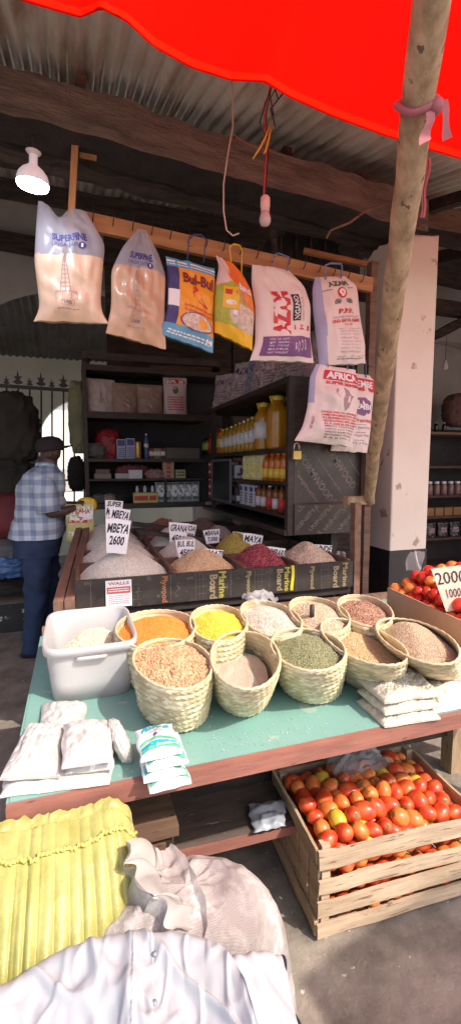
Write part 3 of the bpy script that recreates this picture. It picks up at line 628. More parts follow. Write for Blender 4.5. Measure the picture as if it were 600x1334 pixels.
def bottle(name, lab, group, c, r, h, body, cap, label, lz=(.25, .6), handle=False, neck=.32, rings=0, cat='bottle'):
    o = root(name, lab, cat, c, group)
    prof = [(r * .92, 0), (r, .02 * h)]
    if rings:
        for i in range(rings * 2): prof.append((r * (0.975 if i % 2 else 1.0), h * (.05 + .62 * i / (rings * 2))))
    prof += [(r, .70 * h), (r * .85, .80 * h), (r * neck, .90 * h), (r * neck, .94 * h)]
    MB().lathe(prof, n=14).build('bottle_body', body, o, True)
    MB().lathe([(r * neck * 1.25, .93 * h), (r * neck * 1.25, h), (0, h)], n=12).build('cap', cap, o, False)
    if label is not None: 
        MB().lathe([(r * 1.012, lz[0] * h), (r * 1.012, lz[1] * h)], n=14).build('label_band', label, o, True)
    if handle: MB().tube([(r * .5, 0, .86 * h), (r * .75, 0, 1.0 * h), (0, 0, 1.03 * h), (-r * .75, 0, 1.0 * h), (-r * .5, 0, .86 * h)], .006, 6).build('handle', cap, o, True)
    return o
def onshelf(px, z, X): 
    # centre of an item seen at column px standing on shelf height z, set back to plane X
    d = _ray(px, 600); t = X / d.x; return Vector((X, d.y * t, z))
zs = 1.616
for i, (px, X) in enumerate(((361, 1.345), (343, 1.335))):
    bottle('oil_jerrycan', ['largest ribbed golden oil jerrycan at the front of the side shelf', 'golden oil jerrycan with yellow handle second from the shelf end'][i], 'large oil jerrycans', onshelf(px, zs, X), 0.082 - .01 * i, .36 - .02 * i, OIL, CY, None if i == 0 else LW, handle=True, rings=7, neck=.45)
i = 0
bt = [(334 - 5.4 * q, .033, .27 - .006 * q, OIL3, CY if q % 3 else CW) for q in range(9)]; bt_old = [(330, .042, .29, OIL3, CY), (322, .042, .285, OIL3, CY), (313, .040, .27, OIL3, CY), (306, .038, .245, OIL3, CW), (299, .036, .24, OIL3, CY), (293, .036, .235, OIL3, CY)]
for px, r_, h, b_, c_ in bt: bottle('oil_bottle', 'clear bottle of pale cooking oil with white label on the middle side shelf', 'pale oil bottles on the side shelf', onshelf(px, zs, 1.315), r_, h, b_, c_, LW)
for k, px in enumerate((289, 284)): bottle('oil_bottle', 'slim orange oil bottle with yellow label past the pale oil bottles', 'slim orange oil bottles', onshelf(px, zs, 1.31), .036, .235, OIL2, CR, LY)
for k, px in enumerate((279, 275)): bottle('sauce_bottle', 'red sauce bottle with red cap next to the orange oils', 'red sauce bottles by the orange oils', onshelf(px, zs, 1.31), .034, .21, SAUCE, CR, LR)
for k, px in enumerate((270.5, 267)): bottle('dark_bottle', 'dark bottle with lime label in the far shelf corner', 'dark bottles in the far corner', onshelf(px, zs, 1.31), .03, .20, DKG, flat('black_cap', (.03, .03, .03)), LG)
for k in range(7): bottle('oil_bottle', 'golden oil bottle in the second row behind the pale oils', 'second row oil bottles', onshelf(334 - 6.5 * k, zs, 1.46), .045, .26, OIL, CY, LW)
for k in range(5): bottle('oil_bottle', 'amber oil bottle in the dim rear row near the shelf back', 'rear row oil bottles', onshelf(352 - 9 * k, zs, 1.60), .04, .29, OIL, CR, LW)
for k in range(6): bottle('vinegar_bottle', 'slim brown bottle in the rear row of the lower side shelf', 'slim brown rear bottles', onshelf(368 - 7 * k, 1.396, 1.50), .03, .17, SAUCE if k % 2 else OIL2, CY, LW, neck=.4)
# z = 1.395 shelf
zs = 1.396
for px in (371, 363, 355.5, 348): bottle('drink_bottle', 'squat orange drink bottle with yellow band and orange cap on the lower side shelf', 'orange drink bottles', onshelf(px, zs, 1.315), .036, .19, JUI, CO, LY, (.12, .45), neck=.5)
def pouch(name, lab, cat, c, w_, h, d, mt, prints=(), group=None, rz=-R(70), lean=0.0, wr=.008, seed=0, sag=.25):
    """standing flexible packet: base centre c, front turned by rz; prints: list of callables(mb, fn)"""
    o = root(name, lab, cat, c, group, rz)
    def fn(u, v, side=-1, off=0):
        t = d / 2 * (math.sin(math.pi * min(1, max(0, u)))) ** .5 * (min(1, v * 1.15 + .04)) ** .6
        x = (u - .5) * w_ * (1 - .05 * math.sin(math.pi * v)); z = h * (1 - v)
        k = n3(u * 4 + seed, v * 5, side * 2.0 + seed) * wr * 3
        return Vector((x, side * (t + off + abs(k)) + lean * z, z))
    mb = MB(); mb.grid(lambda u, v: fn(u, v, -1), 16, 20); mb.grid(lambda u, v: fn(1 - u, v, 1), 16, 20)
    mb.build('packet', mt, o, True)
    if prints:
        mats_ = []; mb = MB()
        for (kind, args, mm) in prints:
            if mm not in mats_: mats_.append(mm)
            mi = mats_.index(mm); f = lambda u, v: fn(u, v, -1, .0025 if kind != 'panel' else .0012)
            if kind == 'text': write(mb, args[0], f, *args[1:5], mi, bold=.03)
            elif kind == 'panel': quad(mb, f, *args, mi)
            elif kind == 'disc': disc(mb, f, *args, mi)
            elif kind == 'scr': scribble(mb, f, *args[:4], mi, args[4])
        mb.build('print', [M[k] if isinstance(k, str) else k for k in mats_], o)
    return o
YP = mat('yellow_spotted_pack', (0.72, 0.62, 0.12), (0.75, 0.70, 0.5), 14, 0.4, speck=((.10, .08, .05), 24, .62))
PU = mat('purple_pattern_pack', (0.14, 0.10, 0.18), (0.38, 0.33, 0.42), 30, 0.5)
for k, px in enumerate((340, 334, 328, 322)): pouch('snack_pouch', 'yellow spotted snack pouch leaning beside the orange drinks', 'pouch', onshelf(px, zs, 1.31), .12, .185, .03, YP, group='yellow spotted pouches', rz=-R(75), seed=k)
def carton(name, lab, cat, c, dim, mt, rz=0, prints=(), group=None):
    o = root(name, lab, cat, c, group, rz); a, b, h = dim
    bev(MB().box((-a / 2, -b / 2, 0), (a / 2, b / 2, h)).build('box', mt, o), .002)
    if prints:
        for face in (0, 1):
            f = (lambda u, v: Vector(((u - .5) * a, -b / 2 - .0015, h * (1 - v)))) if face == 0 else (lambda u, v: Vector((-a / 2 - .0015, (.5 - u) * b, h * (1 - v))))
            mb = MB(); ms = []
            for (kind, args, mm) in prints:
                if mm not in ms: ms.append(mm)
                mi = ms.index(mm)
                if kind == 'text': write(mb, args[0], f, *args[1:5], mi, bold=.03)
                elif kind == 'panel': quad(mb, f, *args, mi, 1)
                elif kind == 'disc': disc(mb, f, *args, mi)
                elif kind == 'scr': scribble(mb, f, *args[:4], mi, args[4])
            mb.build('print', [M[k] if isinstance(k, str) else k for k in ms], o)
    return o
WB = flat('white_carton', (0.66, 0.64, 0.68)); 
carton('white_carton', 'white carton with a round dark emblem left of the yellow pouches', 'carton', onshelf(311, zs, 1.36), (.15, .2, .11), WB, 0, [('disc', (.5, .4, .2, .28), 'purple'), ('panel', (.15, .6, .85, .8), 'purple')])
for k in range(3): carton('red_box', 'red and white box stacked behind the white carton', 'box', onshelf(301, zs + .05 * k, 1.37), (.12, .2, .048), LR if k % 2 == 0 else WB, 0, [('panel', (.2, .25, .8, .7), 'whiteink')], 'red and white boxes')
dk3g = flat('dull_grey_frame', (.16, .15, .16)); gc = root('glass_case', 'small upright glass fronted frame in the far part of the side shelf', 'frame', (X0 - .01, 4.05, 1.19))
for a, b in (((0, -.30, 0), (0, .25, 0)), ((0, -.30, .36), (0, .25, .36)), ((0, -.30, 0), (0, -.30, .36)), ((0, .25, 0), (0, .25, .36))): MB().bar(a, b, .018, .018, up=(1, 0, 0)).build('frame_bar', dk3g, gc)
MB().box((.0, -.29, .01), (.004, .24, .35)).build('pane', mat('dark_pane', (0.02, 0.02, 0.024), (0.012, 0.012, 0.015), 3, 0.45), gc)
zs = 1.187
for px in (368, 360, 352, 344.5, 338): bottle('ketchup_bottle', 'tomato sauce bottle with white and red label on the bottom side shelf', 'tomato sauce bottles', onshelf(px, zs, 1.315), .030, .175, mat('amber_glass', (.36, .12, .03), (.3, .09, .02), 5, .15, trans=.3), CW if px in (352,) else flat('dark_cap', (.06, .05, .05)), LR if px in (352, 368) else LW, (.1, .5), neck=.42)
for k, px in enumerate((333, 326, 319.5)): carton('tall_carton', 'tall white carton printed dark at top on the bottom side shelf', 'carton', onshelf(px, zs, 1.32), (.07, .075, .165), WB, 0, [('panel', (.15, .1, .85, .3), 'blueink'), ('scr', (.15, .4, .85, .9, 4), 'blueink')], 'tall white cartons')
carton('dark_carton', 'small dark carton between purple packs and tall white cartons', 'carton', onshelf(309, zs, 1.33), (.08, .13, .13), flat('dark_carton', (.10, .07, .08)), 0, [('panel', (.1, .55, .9, .9), 'whiteink')])
for k, px in enumerate((300, 295)): carton('patterned_pack', 'purple patterned pack on the bottom side shelf beside the glass frame', 'pack', onshelf(px, zs, 1.33), (.08, .17, .17), PU, group='purple patterned packs')
for k in range(5): carton('red_tin', 'red tin stacked beyond the glass frame', 'tin', (1.31, 4.48, 1.187 + .072 * k), (.09, .09, .07), LR, 0, [('panel', (.1, .3, .9, .6), 'whiteink')], 'red tins beyond the glass frame')
# bags along the top of the side shelf
MAU = mat('mauve_bag', (0.56, 0.47, 0.52), (0.42, 0.34, 0.40), 8, 0.6, bmp=0.8, bscale=20, speck=((0.30, 0.10, 0.16), 22, .62))
BLG = mat('blue_grey_bag', (0.30, 0.32, 0.44), (0.22, 0.24, 0.34), 8, 0.6, bmp=0.8, bscale=20)
for k in range(9):
    Yp = 2.78 + k * .21
    pouch('flour_bag', ['pale printed flour bag standing in the row on top of the side shelf', 'blue grey flour bag in the row on top of the side shelf'][k == 4], 'flour bag', (1.40 + .015 * math.sin(k * 2.1), Yp, 2.046 + .0), .225 + .02 * math.sin(k * 2.9), .31 + .045 * math.sin(k * 1.7), .13, BLG if k == 4 else MAU,
          [('text', ('AZAM', .15, .15, .85, .32), 'purple'), ('scr', (.2, .5, .8, .85, 5), 'greyink')], None if k == 4 else 'flour bags on top of the side shelf', rz=-R(58 + 9 * math.sin(k * 2.3)), lean=.16 + .1 * math.sin(k * 3.1), wr=.02, seed=k * 3)
# back shelf goods  ------------------
def bk(px, z, Y=4.74): p = atY(px, 600, Y); return Vector((p.x, Y, z))
TW = mat('dull_tan_flour', (0.34, 0.24, 0.19), (0.28, 0.19, 0.15), 5, 0.5, bmp=.6, bscale=10)
TWW = mat('dull_white_flour', (0.55, 0.47, 0.46), (0.48, 0.40, 0.40), 5, 0.5, bmp=.6, bscale=10)
def tower(u, v0, v1, mm):    # faint printed tower made of bars
    o = []
    for i in range(6):
        t0 = v0 + (v1 - v0) * i / 6; t1 = v0 + (v1 - v0) * (i + 1) / 6; w_ = .012 + .018 * i
        o.append(('panel', (u - w_, t0, u + w_, t1 - .008), mm))
    return o
pouch('flour_bag', 'white flour bag with tower print at the left end of the back shelf top row', 'flour bag', bk(133, 2.012), .28, .32, .16, TWW, tower(.5, .25, .75, 'greyink'), rz=R(8), seed=21)
pouch('flour_bag', 'first tan flour bag with tower print on the back shelf top row', 'flour bag', bk(165, 2.012), .26, .29, .16, TW, tower(.5, .3, .8, 'greyink'), rz=R(4), seed=22)
pouch('flour_bag', 'second tan flour bag with tower print beside the red lettered bag', 'flour bag', bk(196, 2.012), .27, .29, .16, TW, tower(.5, .3, .8, 'greyink'), rz=R(-2), seed=23)
pouch('flour_bag', 'white flour bag lettered AFRICA in red on the back shelf top row', 'flour bag', bk(229, 2.012, 4.72), .24, .37, .14, mat('whitish_bag', (.62, .52, .54), (.55, .46, .48), 6, .6, bmp=.5, bscale=12), [('panel', (.08, .05, .92, .17), 'red'), ('text', ('AFRICA', .14, .07, .86, .155), 'whiteink'), ('disc', (.5, .35, .13, .1), 'greenink'), ('scr', (.15, .52, .85, .92, 6), 'red')], rz=R(-6), seed=24)
sack('brown_bundle', 'small brown wrapped bundle at the left of the second back shelf', 'bundle', bk(125, 1.645), (.20, .2, .15), dk3, seed=31, wr=.2)
sack('maroon_bag', 'bright maroon plastic bag on the second back shelf', 'bag', bk(141, 1.70, 4.8), (.24, .18, .32), mat('maroon_plastic', (.34, .02, .035), (.25, .015, .03), 6, .5, bmp=.5), seed=32, wr=.2)
for k, px in enumerate((158, 170)): carton('blue_carton', ['blue and white carton right of the maroon bag', 'blue and white carton beside the gold can'][k], 'carton', bk(px, 1.572), (.085, .07, .19 + .01 * k), flat('bluewhite', (.42, .44, .56)), 0, [('panel', (.1, .05, .9, .35), 'blueink'), ('scr', (.1, .45, .9, .95, 5), 'blueink')])
o = root('gold_can', 'gold coffee can on the second back shelf between blue carton and bottle', 'can', bk(180, 1.572)); MB().lathe([(.033, 0), (.035, .01), (.035, .16), (.033, .17), (0, .17)], n=16).build('can_body', flat('gold', (.50, .30, .09), .3, .5), o, True)
bottle('spray_bottle', 'slim blue spray bottle at the right of the gold can', None, bk(191, 1.572), .024, .25, flat('blue_tin', (.05, .10, .25), .3), CW, LW, (.45, .6))
for k in range(5):
    o = root('tin_can', 'small tin with a pale band between the blue bottle and the grey box', 'tin', bk(198 + 4.6 * k, 1.572, 4.74), 'small tins on the second back shelf'); MB().lathe([(.030, 0), (.030, .105), (0, .105)], n=14).build('tin_body', flat('tin_a%d' % k, [(.45, .10, .08), (.50, .40, .12), (.35, .35, .38)][k % 3], .35, .3), o, True); MB().lathe([(.0305, .03), (.0305, .075)], n=14).build('label_band', LW, o, True)
carton('grey_box', 'low grey box at the right of the second back shelf', 'box', bk(236, 1.572), (.34, .2, .11), flat('greybox', (.11, .09, .085)))
zs = 1.377
GO = [(133, .16, .05, (.30, .22, .2), 'flat tan packet'), (158, .13, .05, (.50, .46, .48), 'flat white packet'), (133, .13, .04, (.2, .13, .12), 'small brown packet stacked')]
for k, (px, wd, h, c_, nm) in enumerate(GO): carton('packet', nm + ' at the left of the third back shelf', 'packet', bk(px, zs + (.051 if k == 2 else 0)), (wd, .14, h), flat('pk%d' % k, c_))
sack('maroon_cloth', 'crumpled maroon cloth bundle over the third back shelf', 'cloth', bk(172, zs + .065, 4.78), (.32, .2, .13), mat('dull_maroon', (.22, .06, .08), (.15, .04, .055), 6, .9), seed=33, wr=.35)
carton('white_carton', 'white carton peeking from the maroon cloth on the third back shelf', 'carton', bk(176, zs, 4.66), (.13, .06, .085), WB)
sack('spice_packets', 'heap of small reddish spice packets on the third back shelf', 'packets', bk(202, zs + .04, 4.7), (.20, .15, .09), mat('spicepk', (.42, .22, .22), (.25, .16, .16), 30, .5), seed=34, wr=.4)
for k in range(4): carton('spice_box', 'tiny tan spice box in the stack on the third back shelf', 'box', bk(218.5, zs + .043 * k, 4.68), (.11, .08, .041), flat('spb', (.50, .36, .24)), 0, [('panel', (.3, .2, .7, .8), 'red')], 'stacked spice boxes')
carton('matchbox_pack', 'yellow printed pack right of the stacked spice boxes', 'pack', bk(234, zs, 4.68), (.10, .08, .085), flat('ylp', (.50, .42, .22)), 0, [('scr', (.1, .2, .9, .9, 2), 'blackink')])
zs = 1.137
for k, px in enumerate((127, 141, 156)): sack('dark_packet', ['brown packet at the left of the bottom back shelf', 'pale and brown packet second on the bottom back shelf', 'dark flat packet third on the bottom back shelf'][k], 'packet', bk(px, zs + .045, 4.68), (.13, .13, .09), [dk3, TW, dk1][k], seed=40 + k, wr=.2)
carton('yellow_box', 'yellow box with red print on the bottom back shelf', 'box', bk(188, zs, 4.66), (.24, .1, .10), flat('ylb', (.66, .52, .18)), 0, [('panel', (.04, .3, .6, .75), 'red'), ('panel', (.65, .3, .94, .75), 'red')])
for k in range(5): o = root('small_jar', 'tiny dark jar on the yellow box', 'jar', bk(178 + 5 * k, zs + .101, 4.67), 'tiny jars on the yellow box'); MB().lathe([(.016, 0), (.016, .045), (.011, .05), (.011, .065), (0, .065)], n=10).build('jar_body', dk1 if k % 2 else LW, o, True)
LF = flat('grey_pack', (.38, .38, .38))
for k in range(6): pouch('leaf_pack', 'grey packet with arched label and green leaf on the bottom back shelf', 'packet', bk(208 + 9.0 * k, zs, 4.68), .105, .20, .05, LF, [('disc', (.5, .45, .36, .30), 'whiteink'), ('text', ('TEA', .3, .35, .7, .5), 'blackink'), ('disc', (.55, .8, .3, .08), 'greenink'), ('panel', (.1, .03, .9, .12), 'greenink')], 'grey leaf print packets', rz=R(0), seed=50 + k)
# ================================================================== GRAIN BINS
gb = root('grain_bins', 'low dark compartment stall of loose grain with a printed plywood front board', 'bin stall', (0, 2.3, .75)); L = (0, 2.3, .75)
fb = part(MB().box((-.02, 2.285, .805), (1.50, 2.305, .955)), 'front_board', M['ply'], gb, L)
part(MB().box((-.02, 2.306, .76), (1.50, 4.05, .80)), 'bin_floor', DW, gb, L)
for x in (-.018, .455, .835, 1.145, 1.475): part(MB().box((x, 2.306, .801), (x + .02, 4.0, .962)), 'divider', M['brownwood'], gb, L)
for y in (2.70, 3.10, 3.50, 4.0):
    for a, b in ((.003, .454), (.476, .834), (.856, 1.144), (1.166, 1.474)): part(MB().box((a, y, .801), (b, y + .016, .955)), 'cross_divider', M['brownwood'], gb, L)
for x in (.0, 1.44):
    for y in (2.32, 3.94): part(MB().box((x, y, 0), (x + .05, y + .05, .759)), 'leg', DW, gb, L)
part(MB().box((.06, 2.36, .1), (1.42, 2.38, .759)), 'skirt_board', DW, gb, L)
mb = MB(); ff = lambda u, v: Vector((-.02 + 1.52 * u, 2.2835, .955 - .15 * v))
for u in (.045, .16, .165, .30, .385, .51, .60, .655, .76, .865): quad(mb, ff, u, 0.02, u + .0015, .98, 0, 1)
for u in (.165, .385, .60, .865): 
    for v in (.25, .5, .75): quad(mb, ff, u, v, u + .04, v + .012, 0, 1)
    for k in (1, 2): quad(mb, ff, u + .0135 * k, .02, u + .0135 * k + .001, .98, 0, 1)
YI = flat('yellow_ink', (.42, .36, .06)); OI = flat('orange_ink', (.36, .14, .06)); TI = flat('tan_ink', (.34, .26, .14))
for (s, u, v0, v1, w_, mi) in (('Plywood', .265, .05, .95, .026, 2), ('Board', .435, .12, .98, .028, 3), ('Marine', .468, .03, .98, .026, 1), ('Plywood', .565, .1, .9, .022, 3), ('Board', .685, .1, .9, .024, 3), ('Marine', .715, .05, .95, .022, 1), ('Plywood', .815, .1, .95, .022, 3), ('Board', .915, .15, .98, .024, 3), ('Marine', .955, .05, .98, .022, 3)):
    q_ = MB(); write(q_, s, ff, u, v0, u + w_, v1, 0, rot=-90, bold=.03); part(q_, 'lettering', [M['ply_ink'], YI, OI, TI][mi], fb, L)
part(mb, 'printed_lines', M['ply_ink'], fb, L)
mb = MB(); quad(mb, lambda u, v: Vector((1.105 + .018 * u + .004 * math.sin(v * 5), 2.281 - 0 * v, .955 - .14 * v)), 0, 0, 1, 1, 0, 8)
part(mb, 'yellow_tape', flat('yellow_tape', (.80, .62, .02)), fb, L)
nb = root('bin_notice', 'small white and red printed notice stuck on the plywood front board', 'notice', (.18, 2.28, .88))
MB().box((-.062, -.002, -.066), (.062, .001, .066)).build('notice_paper', M['paper'], nb)
mb = MB(); fq = lambda u, v: Vector((-.062 + .124 * u, -.0035, .066 - .132 * v)); quad(mb, fq, .05, .25, .95, .50, 0, 1); write(mb, 'WALLS', fq, .1, .05, .9, .17, 0); scribble(mb, fq, .1, .56, .9, .92, 1, 5); scribble(mb, lambda u, v: fq(u, v) + Vector((0, -.001, 0)), .1, .3, .9, .46, 2, 2); mb.build('lettering', [flat('pinkred', (.6, .12, .12)), M['greyink'], M['whiteink']], nb)
for k, (a, b) in enumerate((((76, 792), (101, 700)), ((91, 790), (111, 700)))):
    p = atY(*a, 2.24); q = atY(*b, 3.55); q = p + (q - p) * 1.25
    tag(MB().bar(p, q, .045, .06, 0, 10, .004).build('rail_board', M['rail']), ['outer brown board running back along the left side of the grain bins', 'inner brown board against the left side of the grain bins'][k], 'board')
def cell(lab, cat, x0, x1, y0, y1, top, cols, gs, gsh, n, sub=0, **k):
    A_ = ((x1 - x0) / 2, 0); B__ = (0, (y1 - y0) / 2)
    return heap(lab, cat, ((x0 + x1) / 2, (y0 + y1) / 2), A_, B__, .925, top - .925, cols, gs, gsh, n, sub, 'grain_heap', shape='box', power=1.6, lump=.012, **k)
RICE = [(.70, .65, .57), (.62, .57, .50), (.78, .73, .65)]
rows = [(2.31, 2.69), (2.72, 3.09), (3.12, 3.49), (3.52, 3.99)]
nm = ['front heap of white rice behind the plywood board', 'second heap of white rice from the front', 'third heap of white rice from the front', 'rearmost heap of white rice under the SUPER MBEYA card']
for k, (a, b) in enumerate(rows): cell(nm[k], 'rice', .004, .453, a, b, 1.06 - .002 * k, RICE, .0030, (1, .5, .5), 9000 - 2000 * k)
cell('front heap of tan maize grain in the grain bins', 'maize', .477, .833, *rows[0], 1.03, [(.62, .42, .24), (.70, .52, .32), (.52, .32, .17), (.66, .46, .30)], .0052, (1, .8, .7), 4200)
cell('flat pale rice heap behind the tan maize grain', 'rice', .477, .833, *rows[1], 1.05, RICE, .0032, (1, .5, .5), 5000)
cell('pale grey rice heap third in the second column of the bins', 'rice', .477, .833, *rows[2], 1.07, RICE, .0032, (1, .5, .5), 4000)
cell('reddish brown bean heap at the back of the second column of the bins', 'beans', .477, .833, *rows[3], 1.07, [(.34, .13, .09), (.44, .20, .13), (.26, .10, .07)], .007, (1, .7, .6), 2000)
cell('front heap of dark red kidney beans in the bins', 'beans', .857, 1.143, *rows[0], 1.045, [(.26, .035, .05), (.36, .06, .08), (.20, .025, .04), (.46, .14, .15)], .0062, (1, .62, .55), 3200)
cell('yellow green pea heap behind the red kidney beans', 'peas', .857, 1.143, *rows[1], 1.055, [(.42, .33, .06), (.50, .42, .12), (.33, .28, .05)], .0045, (1, .9, .9), 3000)
cell('grey seed heap under the 7,000 card', 'seeds', .857, 1.143, *rows[2], 1.06, [(.36, .30, .28), (.46, .40, .36), (.26, .21, .20)], .0045, (1, .9, .9), 2500)
cell('brown seed heap at the rear of the third column of the bins', 'seeds', .857, 1.143, *rows[3], 1.07, [(.20, .12, .08), (.27, .17, .12)], .0045, (1, .9, .9), 2000)
cell('front heap of pale speckled cowpeas at the right of the bins', 'cowpeas', 1.167, 1.473, *rows[0], 1.035, [(.62, .50, .38), (.70, .58, .45), (.50, .37, .27)], .0055, (1, .75, .7), 3000)
# price cards
def card(px, py, wpx, hpx, Y, lines, lab, tilt=0, taper=.12, bot=None):
    c = atY(px, py, Y); s_ = (Y / _ray(px, py).y) / FPX; kk = 1.05 if wpx >= 26 or px < 160 else 1.28; W_, H_ = wpx * s_ * kk, hpx * s_ * kk
    o = root('price_card', lab, 'price card', c, None, R(-10)); o.rotation_euler = (R(-8), R(tilt), R(-10))
    fn = lambda u, v, y=0: Vector(((u - .5) * W_ * (1 - taper * 2 * v), y, (.5 - v) * H_ + .002 * math.sin(u * 5)))
    mb = MB(); 
    for y in (0, .0015): mb.grid(lambda u, v: fn(u, v, y), 6, 4)
    mb.build('card', M['paper'], o)
    mb = MB(); n = len(lines)
    for i, (s, u0, u1, v0, v1) in enumerate(lines): write(mb, s, lambda u, v: fn(u, v, -.0012), u0, v0, u1, v1, 0, bold=.012 if len(s) > 7 else .03, jit=.012, skew=.08)
    mb.build('lettering', M['blackink'], o); return o
card(153, 699, 31, 42, 2.42, [('MBEYA', .04, .94, .12, .40), ('2600', .12, .80, .48, .76)], 'large white price card MBEYA 2600 in the front rice heap', 4)
card(155, 676, 26, 26, 2.75, [('MBEYA', .1, .95, .1, .5), ('2800', .2, .8, .6, .95)], 'white price card MBEYA mostly hidden behind the 2600 card', 8)
card(148, 672, 22, 38, 3.10, [('SUPER', .1, .9, .03, .2), ('MBEYA', .04, .94, .24, .48), ('3100', .15, .85, .54, .8)], 'white price card SUPER MBEYA 3100 standing tallest at the rear of the rice', 3)
card(232, 697, 20, 25, 3.0, [('GRANA', .04, .94, .08, .36), ('4500', .1, .85, .5, .8)], 'white price card 4500 left of the 7000 card in the second column', 4)
card(245, 694, 16, 18, 3.15, [('CHOA', .04, .94, .08, .40), ('4000', .1, .85, .5, .85)], 'white price card half hidden behind the upper 4500 card', 6)
card(242, 716, 20, 20, 2.66, [('BUL BUL', .04, .94, .06, .36), ('4500', .1, .9, .48, .82)], 'white price card BUL BUL 4500 behind the tan maize', -3)
card(276, 699, 17, 14, 3.05, [('MBANA', .04, .94, .06, .42), ('7,000', .14, .86, .52, .9)], 'small white price card 7,000 in the grey seeds', -6)
card(276, 726, 23, 16, 2.55, [('MBAAZI', .04, .94, .06, .42), ('3000', .2, .9, .5, .88)], 'white price card MBAAZI 3000 over the tan maize', 4)
card(312, 707, 17, 21, 2.95, [('CHOROKO', .04, .94, .06, .36), ('3600', .1, .85, .5, .82)], 'white price card 3600 half hidden left of the 3000 card', 8)
card(328, 711, 21, 24, 2.80, [('MAYA', .04, .94, .08, .36), ('3000', .1, .8, .5, .82)], 'white price card above the red kidney beans', 8)
card(356, 727, 24, 22, 2.52, [('KUMBARI', .04, .94, .08, .40), ('2600', .1, .85, .5, .84)], 'white price card 2600 between red beans and cowpeas', 6)
card(418, 722, 23, 19, 2.60, [('KUNDE', .04, .94, .04, .36), ('PAPASA', .1, .9, .42, .62), ('2500', .1, .85, .7, .98)], 'white price card KUNDE 2500 behind the speckled cowpeas', 3)
pc = root('clear_bag', 'small crumpled clear plastic bag behind the KUNDE card', 'plastic bag', atY(442, 728, 2.62))
mb = MB(); mb.grid(lambda u, v: Vector(((u - .5) * .10 * (1 - .5 * v) + .02 * n3(v * 5, u * 5), .02 * math.sin(u * 9 + v * 4), .10 * v - .05)), 14, 12); mb.build('film', M['clear'], pc)
sack('white_sheet', 'folded grey white plastic at the back of the second bin column', 'plastic', atY(213, 690, 4.0), (.20, .12, .14), dk4, seed=77, wr=.5)
# dark frame under the shelves
o = root('shelf_stand', 'dark plank stand under the side shelf behind the grain bins', 'stand', (1.3, 2.7, 0))
MB().box((.30, .0, 0), (.34, 1.8, 1.06)).build('stand_board', DW, o)
MB().bar((-.9, .5, 1.05), (.0, .25, .93), .03, .03).build('slat', DW, o); MB().bar((-.9, .9, 1.06), (.0, .6, .94), .03, .03).build('slat', DW, o)
o = root('back_counter', 'dark counter board under the back shelf', 'counter', (.1, 4.4, 0))
MB().box((0, 0, .4), (1.3, .55, .86)).build('counter_body', M['iron'], o); MB().box((-.0, .1, .861), (1.45, .5, .90)).build('counter_top', DW, o)
# ================================================================== TABLE
TZ = 0.75
tb = root('market_table', 'long low market table with turquoise top and red brown edge boards', 'table', (-.165, 1.08, 0)); L = (-.165, 1.08, 0)
part(MB().box((-.165, 1.078, TZ - .012), (2.0, 2.16, TZ)), 'table_top', M['turq'], tb, L)
part(MB().box((-.170, 1.058, TZ - .047), (2.0, 1.077, TZ - .002)), 'front_edge_board', M['fascia'], tb, L)
part(MB().box((-.172, 1.078, TZ - .030), (-.166, 2.16, TZ - .002)), 'side_edge_board', M['turq'], tb, L)
part(MB().box((-.165, 2.161, TZ - .05), (2.0, 2.20, TZ + .03)), 'back_edge_board', M['rail'], tb, L)
for x, y in ((atY(587, 1000, 1.72).x - .035, 1.69), (-.15, 1.10), (-.15, 2.1), (1.1, 2.1), (1.9, 1.1)): part(MB().bar((x + .035, y + .03, 0), (x + .035, y + .03, TZ - .013), .07, .07, 0, 8, .004, up=(0, 1, 0)), 'leg', M['brownwood'] if y != 1.69 else M['pole'], tb, L)
part(MB().box((-.14, 1.72, .18), (1.9, 1.745, .70)), 'back_panel', DW, tb, L)
bn = root('under_table_bench', 'worn dark plank bench with a reddish edge under the table', 'bench', (.22, 1.40, 0)); L = (.22, 1.40, 0)
part(MB().bar((-.08, 1.54, .235), (1.05, 1.50, .235), .26, .03, 0, 20, .004), 'seat', mat('worn_bench', (.13, .09, .075), (.07, .048, .04), 5, .8, stretch=(1, 6, 6), bmp=.8, bscale=20, speck=((.3, .23, .19), 12, .66)), bn, L)
part(MB().bar((-.08, 1.405, .222), (1.05, 1.365, .222), .014, .032, 0, 10, .003), 'edge_board', M['fascia'], bn, L)
for x in (.0, .98): part(MB().box((x, 1.44, 0), (x + .05, 1.62, .218)), 'leg', DW, bn, L)
part(MB().box((-.05, 1.60, .255), (1.0, 1.63, .42)), 'back_rest', DW, bn, L)
dc = root('drawer_chest', 'small brown panelled wooden chest under the left end of the table', 'chest', (-.02, 1.20, 0)); L = (-.02, 1.20, 0)
part(MB().box((-.15, 1.17, .02), (.22, 1.58, .50)), 'chest_body', DW, dc, L)
part(MB().box((-.16, 1.155, .50), (.235, 1.60, .53)), 'chest_top', M['brownwood'], dc, L)
part(MB().box((-.12, 1.16, .30), (.20, 1.169, .48)), 'drawer_front', M['brownwood'], dc, L)
part(MB().box((.221, 1.2, .30), (.228, 1.55, .47)), 'side_panel', M['brownwood'], dc, L)
gp = root('grey_plastic_bag', 'crumpled pale grey plastic bag on the bench under the table', 'plastic bag', (.6, 1.45, .26))
mb = MB(); P = [atZ(323, 1050, .27), atZ(372, 1043, .27), atZ(372, 1078, .26), atZ(330, 1086, .26)]; c0 = Vector((.6, 1.45, .26))
def gf(u, v, s): q = P[0].lerp(P[1], u).lerp(P[3].lerp(P[2], u), v) - c0; e = (math.sin(math.pi * u) * math.sin(math.pi * v)) ** .5; return q + Vector((.012 * n3(v * 4, u * 5), .014 * n3(u * 4, v * 4, 3), .004 + (0.02 * e + .016 * n3(u * 5, v * 5, 1) * e) * (s > 0)))
